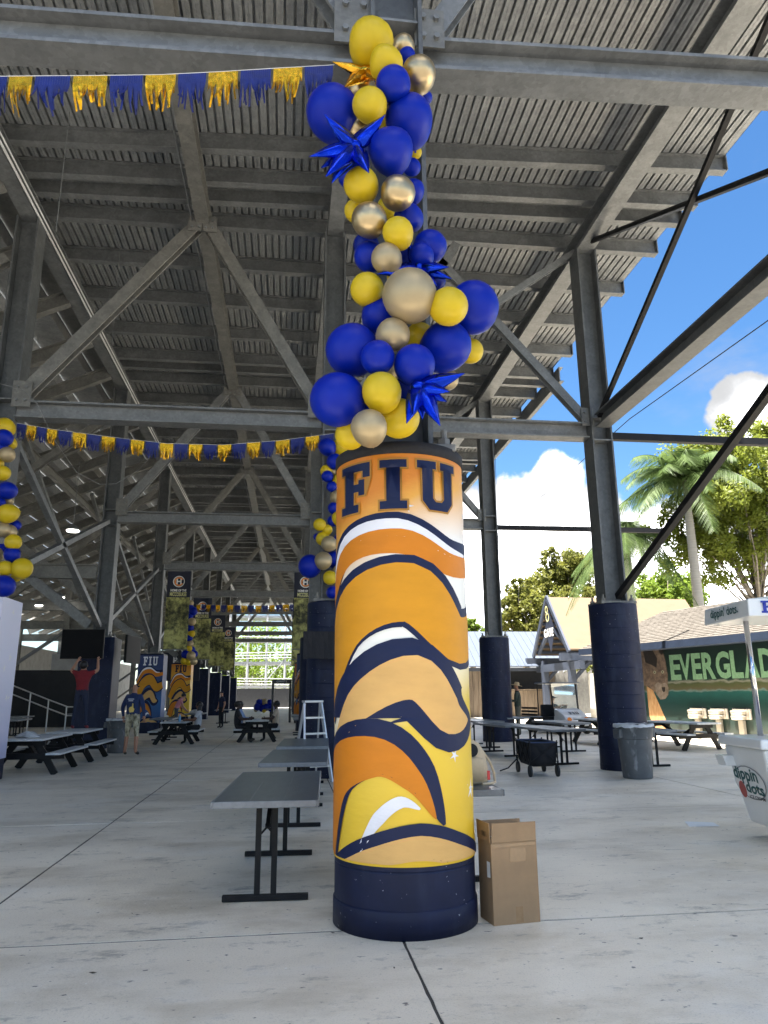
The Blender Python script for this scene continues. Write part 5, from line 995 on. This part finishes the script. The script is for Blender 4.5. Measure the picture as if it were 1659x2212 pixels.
decal([[(.3, 1.5), (-.45, .5), (.3, -1.0), (1.1, .25)]], lambda u, v: gsn(u+.6, v), 'sign_board', BNAVY, sg); decal_bm(text_bm('GATE', .62, .025, align='CENTER', sx=1.0), lambda u, v: gsn(u+.75, v-.05, .03), 'lettering', BWHITE, sg); decal(ring(.18, .27, c=(.7, 1.05), n=14)+ring(.14, .22, c=(.6, 1.5), n=14), lambda u, v: gsn(u, v, .03), 'sign_scroll', BCREAM, sg)
for q_ in (fl_, fr_): MB().bar(q_.lerp(mid, .12)+Vector((.1, 0, .1)), ap.lerp(mid, .5)+Vector((.1, 0, 0)), .16, .2).build('gable_strut', NAVP, t)
zb = fl_.z-.35
for q_ in (fl_, fr_): MB().bar(Vector((q_.x-.6, q_.y, zb)), Vector((q2.x, q_.y+.5, zb)), .3, .40).build('eave_beam', NAVP, t)
MB().bar(Vector((GX+.3, fl_.y+.4, zb-.45)), Vector((GX+.3, fr_.y-.8, zb-.45)), .3, .42).build('cross_beam', NAVP, t)
for q_ in (fl_.lerp(mid, .25), fr_.lerp(mid, .25)):
    for dx in (.3, 4.4, 8.4): MB().box((q_.x+dx, q_.y, zb/2), (.36, .36, zb)).build('post', NAVP, t, bevel=.02)
    MB().bar((q_.x+.3, q_.y, zb-1.3), (q_.x+1.4, q_.y, zb-.2), .18, .18).build('knee_brace', NAVP, t)
# picket fence and timber shed beyond
FEN = mat('weathered_picket', (.20, .19, .17), .8, var=.2, scale=5); t = thing('picket_fence', 'pale weathered picket fence behind the gate posts', 'fence', (0, 0, 0))
a_, b_ = gx(1195, 1500, 47.5), gx(1300, 1500, 50)
for k in range(26):
    P = a_.lerp(b_, k/25); MB().box((P.x, P.y, 1.35+.05*(k % 3)), (.15, .05, 2.7+.1*(k % 3))).build('picket', FEN, t)
for z in (.7, 2.1): MB().bar(Vector((a_.x, a_.y+.06, z)), Vector((b_.x, b_.y+.06, z)), .06, .12).build('rail', FEN, t)
t = thing('timber_shed', 'weathered timber-plank shed with an open counter and pale blue metal roof', 'building', (0, 0, 0)); SY = 45.0
TIM = mat('weathered_plank', (.10, .075, .055), .85, col2=(.20, .16, .12), scale=3, bump=.3, bscale=18, st=(3, 3, .3)); BLUR = mat('pale_blue_metal', (.075, .092, .125), .4, .2, var=.1, scale=4, st=(5, .4, 1))
a_, b_ = gx(1000, 1560, SY).x, gx(1205, 1560, SY).x; ze_ = gx(1100, 1442, SY).z; zc = gx(1100, 1528, SY).z; zo = gx(1130, 1458, SY).z; n = 34
o0, o1 = gx(1088, 1500, SY).x, gx(1180, 1500, SY).x
for k in range(n):
    x0, x1 = a_+(b_-a_)*k/n, a_+(b_-a_)*(k+.96)/n; top = 1.55 if o0 < (x0+x1)/2 < o1 else ze_-.2
    MB().box(((x0+x1)/2, SY+.02*(k % 2), top/2), (x1-x0, .05, top)).build('plank', TIM, t)
MB().box(((o0+o1)/2, SY-.12, 1.6), (o1-o0+.2, .45, .07)).build('counter', TIM, t); MB().box(((a_+b_)/2, SY+2.0, ze_/2), (b_-a_, .06, ze_)).build('back_wall', DARKW, t)
MB().box(((a_+b_)/2, SY-.1, ze_-.12), (b_-a_+.3, .25, .2)).build('beam', NAVP, t)
rz0, rz1 = ze_+.02, gx(1100, 1366, SY+3).z
for k in range(16):
    x0 = a_-.5+(b_-a_+1.0)*k/16; x1 = a_-.5+(b_-a_+1.0)*(k+1)/16-.02
    MB().add([(x0, SY-.8, rz0), (x1, SY-.8, rz0), (x1, SY+3, rz1), (x0, SY+3, rz1), (x0, SY-.8, rz0+.05), (x1, SY-.8, rz0+.05), (x1, SY+3, rz1+.05), (x0, SY+3, rz1+.05)], [(3, 2, 1, 0), (4, 5, 6, 7), (0, 1, 5, 4), (1, 2, 6, 5), (2, 3, 7, 6), (3, 0, 4, 7)]).build('roof_sheet', BLUR, t)
# slate-blue roof between gate and mural building
t = thing('rear_building', 'low building with a slate blue roof between the gate and the mural building', 'building', (0, 0, 0))
q = [gx(1398, 1352, 38), gx(1470, 1352, 38), gx(1470, 1400, 34), gx(1392, 1425, 34)]
MB().add(q+[p+Vector((0, 0, -.15)) for p in q], [(0, 1, 2, 3), (7, 6, 5, 4)]+[(k, (k+1) % 4, 4+(k+1) % 4, 4+k) for k in range(4)]).build('roof_slope', mat('slate_blue_roof', (.10, .13, .18), .6, var=.12, scale=4, st=(1, 4, 1)), t)
MB().box(((q[3].x+q[2].x)/2+.5, 37, 1.2), (4.6, 4, 2.4)).build('wall', CONC2, t)
# golf cart
t = thing('utility_cart', 'white utility golf cart with a clear windscreen and FIU on its hood', 'golf cart', (9.75, 26.0, 0), R(12)); CW = mat('cart_paint', (.55, .57, .60), .25, var=.05, coat=.5); GLASS = mat('windscreen', (.75, .8, .8), .05, trans=.92)
hd = MB(); sec = [(-.95, .42, .28, .42), (-.85, .50, .26, .62), (-.5, .52, .26, .80), (-.25, .52, .26, .86), (-.2, .50, .26, .70)]
for y, hw, z0, z1 in sec: hd.v += [(-hw, y, z0), (hw, y, z0), (hw*.92, y, z1), (-hw*.92, y, z1)]
hd.f += [(i*4+k, i*4+(k+1) % 4, i*4+4+(k+1) % 4, i*4+4+k) for i in range(len(sec)-1) for k in range(4)]+[(3, 2, 1, 0), (16, 17, 18, 19)]; hd.mi = [0]*len(hd.f)
hood = hd.build('hood', CW, t, bevel=.03); decal(fiu(-.2, 0, .4, .16), lambda u, v: Vector((u, -.80+v*.99, .66+v*.51+.012)), 'letters', BNAVY, hood)
for s_ in (-1, 1):
    MB().lathe([(.001, 0), (.06, .01), (.07, .04)], 12, sx=1.3).xf(Matrix.Translation((s_*.34, -.93, .5)) @ Matrix.Rotation(R(70), 4, 'X')).build('headlight', mat('amber_lamp', (.6, .2, .05), .2), t)
    for y in (-.62, 1.25):
        wv = thing('wheel', None, None, (s_*.55, y, .24)); wv.parent = t; MB().lathe([(.13, -.09), (.22, -.09), (.24, -.05), (.24, .05), (.22, .09), (.13, .09)], 24).xf(Matrix.Rotation(R(90), 4, 'Y')).build('tyre', RUBBER, wv, smooth=True); MB().lathe([(.13, -.06), (.04, -.07), (.04, .07), (.13, .06)], 16).xf(Matrix.Rotation(R(90), 4, 'Y')).build('rim', CHROME, wv)
    for y, y2 in ((-.28, -.15), (.75, .75)): MB().tube([(s_*.52, y, .6), (s_*.52, y2, 1.72)], .022, 8).build('roof_post', BLACKM, t)
MB().box((0, .45, .3), (1.05, 2.6, .12)).build('chassis', BLACKM, t, bevel=.02); MB().box((0, .32, .50), (1.0, .5, .16)).build('seat', BLKFAB, t, bevel=.04); MB().box((0, .60, .78), (1.0, .12, .42)).build('backrest', BLKFAB, t, bevel=.04)
MB().box((0, .25, 1.74), (1.15, 1.25, .05)).build('roof', mat('cart_roof', (.10, .11, .13), .4), t, bevel=.02); MB().add([(-.5, -.27, .84), (.5, -.27, .84), (.5, -.16, 1.7), (-.5, -.16, 1.7)], [(0, 1, 2, 3)]).build('windscreen', GLASS, t)
MB().lathe([(.13, -.01), (.145, 0), (.13, .01)], 18).xf(Matrix.Translation((.2, -.02, .86)) @ Matrix.Rotation(R(-50), 4, 'X')).build('steering_wheel', BLACKM, t)
for s_ in (-1, 1):
    for k in range(3): MB().box((s_*.55, 1.35, .62+.12*k), (.04, 1.1, .07)).build('bed_slat', BLACKM, t)
MB().box((0, 1.35, .5), (1.1, 1.15, .08)).build('bed', BLACKM, t)
JS = dict(SEAT); JS.update(wL=(.12, -.38, .88), hL=(.1, -.44, .9), eL=(.24, -.15, .8))
a_ = t.matrix_world; ca_, sa_ = math.cos(R(12)), math.sin(R(12)); lx, ly = .2, .35
person('driver in a dark shirt and red cap seated in the golf cart', (9.75+lx*ca_-ly*sa_, 26.0+lx*sa_+ly*ca_, .14), R(12), JS, 'tan', cloth('charcoal_shirt', (.05, .055, .06)), BLKP, SHOE, hair='cap', scale=.93)
# carton and bits on the outdoor tables
t = thing('snack_carton', 'blue and white snack carton standing on a folding table', 'carton', (6.62, 22.6, .692), R(8)); MB().box((0, 0, .17), (.34, .2, .34)).build('box', mat('carton_blue', (.10, .22, .55), .5, col2=(.55, .62, .75), scale=7), t); MB().box((0, -.102, .27), (.30, .006, .12)).build('label_panel', WHITEP, t); fit_text("Welch's", .02, -.13, .13, .235, .31, lambda u, v: Vector((u, -.107, v)), 'lettering', LBLUE, t)
# overhead cable and string lights
tag(MB().tube([atX(1668, 686, 9.0), atY(1360, 905, 17), atY(1060, 1170, 44)], .012, 5).build('overhead_cable', RUBBER), 'thin dark overhead cable crossing the sky', 'cable')
tag(MB().tube([atY(1068, 950, 22.0), atY(1076, 1150, 22.0), atY(1081, 1380, 22.0)], .008, 5).build('hanging_wire', RUBBER), 'thin wire hanging beside the second outer column', 'wire')

# ================================================================ trees
def leafmat(name, a, b_, tr=.35):
    m = mat(name, a, .5, col2=b_, scale=1.3, detail=3, spec=.3); t = m.node_tree; b = t.nodes['Principled BSDF']; out = t.nodes['Material Output']; ts = t.nodes.new('ShaderNodeBsdfTranslucent'); mx = t.nodes.new('ShaderNodeMixShader'); mx.inputs[0].default_value = tr
    t.links.new(b.inputs['Base Color'].links[0].from_socket, ts.inputs[0]); t.links.new(b.outputs[0], mx.inputs[1]); t.links.new(ts.outputs[0], mx.inputs[2]); t.links.new(mx.outputs[0], out.inputs[0]); return m
LV = [leafmat('leaves_yellow_green', (.11, .14, .014), (.21, .24, .036), .5), leafmat('leaves_olive', (.10, .115, .017), (.19, .19, .04), .5), leafmat('leaves_bright', (.10, .16, .014), (.19, .26, .034), .5)]
BARK = mat('pale_bark', (.20, .17, .13), .9, var=.25, scale=6, bump=.4, bscale=20)
def tree(label, x, Y, z0, z1, rx, seed, lm, nl=9000, leaf=.22, trunk=.28):
    rs = random.Random(seed); t = thing('broadleaf_tree', label, 'tree', (x, Y, 0)); cz = (z0+z1)/2; rz = (z1-z0)/2
    tips = []; tr = MB()
    tr.tube([(0, 0, 0), (rs.uniform(-.2, .2), 0, z0*.5), (rs.uniform(-.3, .3), 0, z0+rz*.2)], [trunk, trunk*.8, trunk*.6], 10)
    for k in range(48):
        a = rs.uniform(0, 6.28); e = rs.uniform(-.35, 1.35); rr_ = rs.uniform(.45, .92)
        e = rs.uniform(-1.1, 1.4); T = Vector((math.cos(a)*math.cos(e)*rx*rr_, math.sin(a)*math.cos(e)*rx*rr_, cz+math.sin(e)*rz*rr_)); tips.append((T, rs.uniform(.22, .42)*rx))
        B = Vector((0, 0, z0*.75+rs.uniform(0, rz*.4))); M_ = B.lerp(T, .5)+Vector((rs.uniform(-.3, .3), rs.uniform(-.3, .3), -.2*rz*rs.random())); tr.tube([B, M_, T], [trunk*.26, trunk*.14, .015], 6)
    tr.build('trunk', BARK, t, smooth=True)
    cl = []
    for T, r in tips:
        for q in range(7): cl.append((T+Vector((rs.gauss(0, r*.6), rs.gauss(0, r*.6), rs.gauss(0, r*.45))), r*rs.uniform(.28, .55)))
    m_ = MB()
    for i in range(nl):
        C, r = cl[rs.randrange(len(cl))]; d = Vector((rs.gauss(0, 1), rs.gauss(0, 1), rs.gauss(0, 1))).normalized(); p = C+d*r*rs.random()**.4
        nrm = (d+Vector((rs.gauss(0, .6), rs.gauss(0, .6), rs.gauss(.5, .6)))).normalized(); a = nrm.cross(Vector((rs.random()-.5, rs.random()-.5, rs.random()-.5))).normalized(); b = nrm.cross(a); s = leaf*rs.uniform(.6, 1.2)
        m_.add([p-a*s*.5, p+b*s*.24, p+a*s*.5, p-b*s*.24], [(0, 1, 2, 3)])
    tag(m_.build('crown', lm, t), kind='stuff')
    return t
def treepx(label, px, py0, py1, wpx, Y, seed, lm, **k):
    a = atY(px, py0, Y); b = atY(px, py1, Y); tree(label, a.x, Y, b.z, a.z, pxsize((a+b)/2, wpx/2), seed, lm, **k)
treepx('large yellow-green tree rising at the right edge beyond the mural building', 1590, 930, 1275, 350, 34, 21, LV[0], nl=62000, leaf=.25)
treepx('broad olive-green tree behind the gate roof', 1215, 1190, 1400, 200, 58, 22, LV[1], nl=42000, leaf=.33)
treepx('smaller green tree left of the broad one, above the shed roof', 1122, 1245, 1420, 125, 54, 23, LV[1], nl=17000, leaf=.32)
treepx('bright green low tree behind the mural roof', 1440, 1245, 1330, 170, 46, 24, LV[2], nl=16000, leaf=.28)
treepx('shaded tree seen under the gate beam', 1270, 1420, 1530, 160, 56, 25, LV[1], nl=9000, leaf=.34)
treepx('low green tree just right of the nearest column above the shed', 1018, 1335, 1420, 60, 60, 26, LV[2], nl=3500, leaf=.34)
PALM = leafmat('palm_leaf', (.065, .11, .03), (.13, .185, .06), .5); PTR = mat('palm_trunk', (.30, .28, .25), .85, var=.15, scale=3, st=(.3, .3, 6), bump=.2)
def palm(label, px, py, Y, rpx, seed, nf=17, droop=1.0, tilt=0.):
    rs = random.Random(seed); C = atY(px, py, Y); Rr = pxsize(C, rpx); t = thing('royal_palm', label, 'palm', (C.x, Y, 0)); H = C.z
    MB().tube([(0, 0, 0), (.0, 0, H*.4), (0, 0, H*.8), (0, 0, H-.05*Rr)], [.24, .26, .20, .12], 14).build('trunk', PTR, t, smooth=True); MB().tube([(0, 0, H-.35*Rr), (0, 0, H)], [.17, .10], 10).build('crownshaft', PALM, t, smooth=True)
    for k in range(nf):
        a = k*2.399+rs.uniform(-.2, .2); e = R(rs.uniform(70, 84)) if k < 4 else R(rs.uniform(-5, 55)); ln = Rr*rs.uniform(.9, 1.15); dr = droop*rs.uniform(.5, .9)*ln
        hx, hy = math.cos(a), math.sin(a); pts = []
        for i in range(15):
            f = i/14; pts.append(Vector((hx*math.cos(e)*ln*f, hy*math.cos(e)*ln*f, H+math.sin(e)*ln*f-dr*f*f)))
        m_ = MB(); m_.tube(pts, [.045*(1-.9*i/14)+.006 for i in range(15)], 5)
        for i in range(2, 84):
            f = i/84; q = f*14; i0 = min(int(q), 13); p = pts[i0].lerp(pts[i0+1], q-i0); d = (pts[i0+1]-pts[i0]).normalized(); sd_ = d.cross(Vector((0, 0, 1))).normalized()
            for s in (-1, 1):
                L_ = .30*ln*math.sin(math.pi*min(1, .12+f*.86))**.6*rs.uniform(.8, 1.1); dv = (sd_*s*.8+d*.62+Vector((0, 0, -.35-.5*rs.random()))).normalized()*L_; wv = d*.011*Rr/2
                m_.add([p-wv, p+wv, p+dv*.55+wv*.7+Vector((0, 0, -.02)), p+dv+Vector((0, 0, -.10*L_)), p+dv*.55-wv*.7+Vector((0, 0, -.02))], [(0, 1, 2, 3, 4)])
        m_.build('frond', PALM, t)
palm('tall royal palm with feathery fronds, highest in the picture', 1478, 1030, 33, 165, 31, nf=34)
palm('lower royal palm with drooping fronds behind the outer column', 1352, 1165, 35, 130, 32, nf=34, droop=1.5)
# ================================================================ far end of the aisle
t = thing('ramp_tower', 'white steel ramp tower seen in daylight at the far end of the aisle', 'ramp tower', (0, 0, 0)); WST = mat('white_painted_steel', (.30, .31, .32), .5, var=.08)
for lv in range(5):
    z = 2.5+3.0*lv
    MB().box((-3, 100, z), (20, 5, .3)).build('ramp_deck', WST, t)
    for dz in (.45, .8, 1.15): MB().tube([(-13, 97.4, z+dz), (7, 97.4, z+dz+(.3 if lv % 2 else -.3))], .05, 6).build('rail', WST, t)
for k in range(9): MB().tube([(-12.5+k*2.4, 97.6, 0), (-12.5+k*2.4, 97.6, 15.5)], .16, 8).build('post', WST, t)
for k in range(8): MB().bar((-12.5+k*2.4, 97.5, .2+3*(k % 3)), (-10.1+k*2.4, 97.5, 3.0+3*(k % 3)), .14, .14).build('brace', WST, t)
tag(MB().box((-3, 90.5, 1.1), (40, .2, 2.2)).build('added_glare_wall', DARKW), 'low dark wall added across the far end of the aisle to hide glare', 'wall')  # made-up wall, added to hide the glare of sunlit ground beyond
tree('leafy tree behind the white ramp tower, left of its middle', -6, 112, 2, 12, 7, 41, LV[2], nl=5000, leaf=.6); tree('leafy tree behind the white ramp tower, right of its middle', 4, 114, 1, 9, 7, 42, LV[2], nl=5000, leaf=.6)
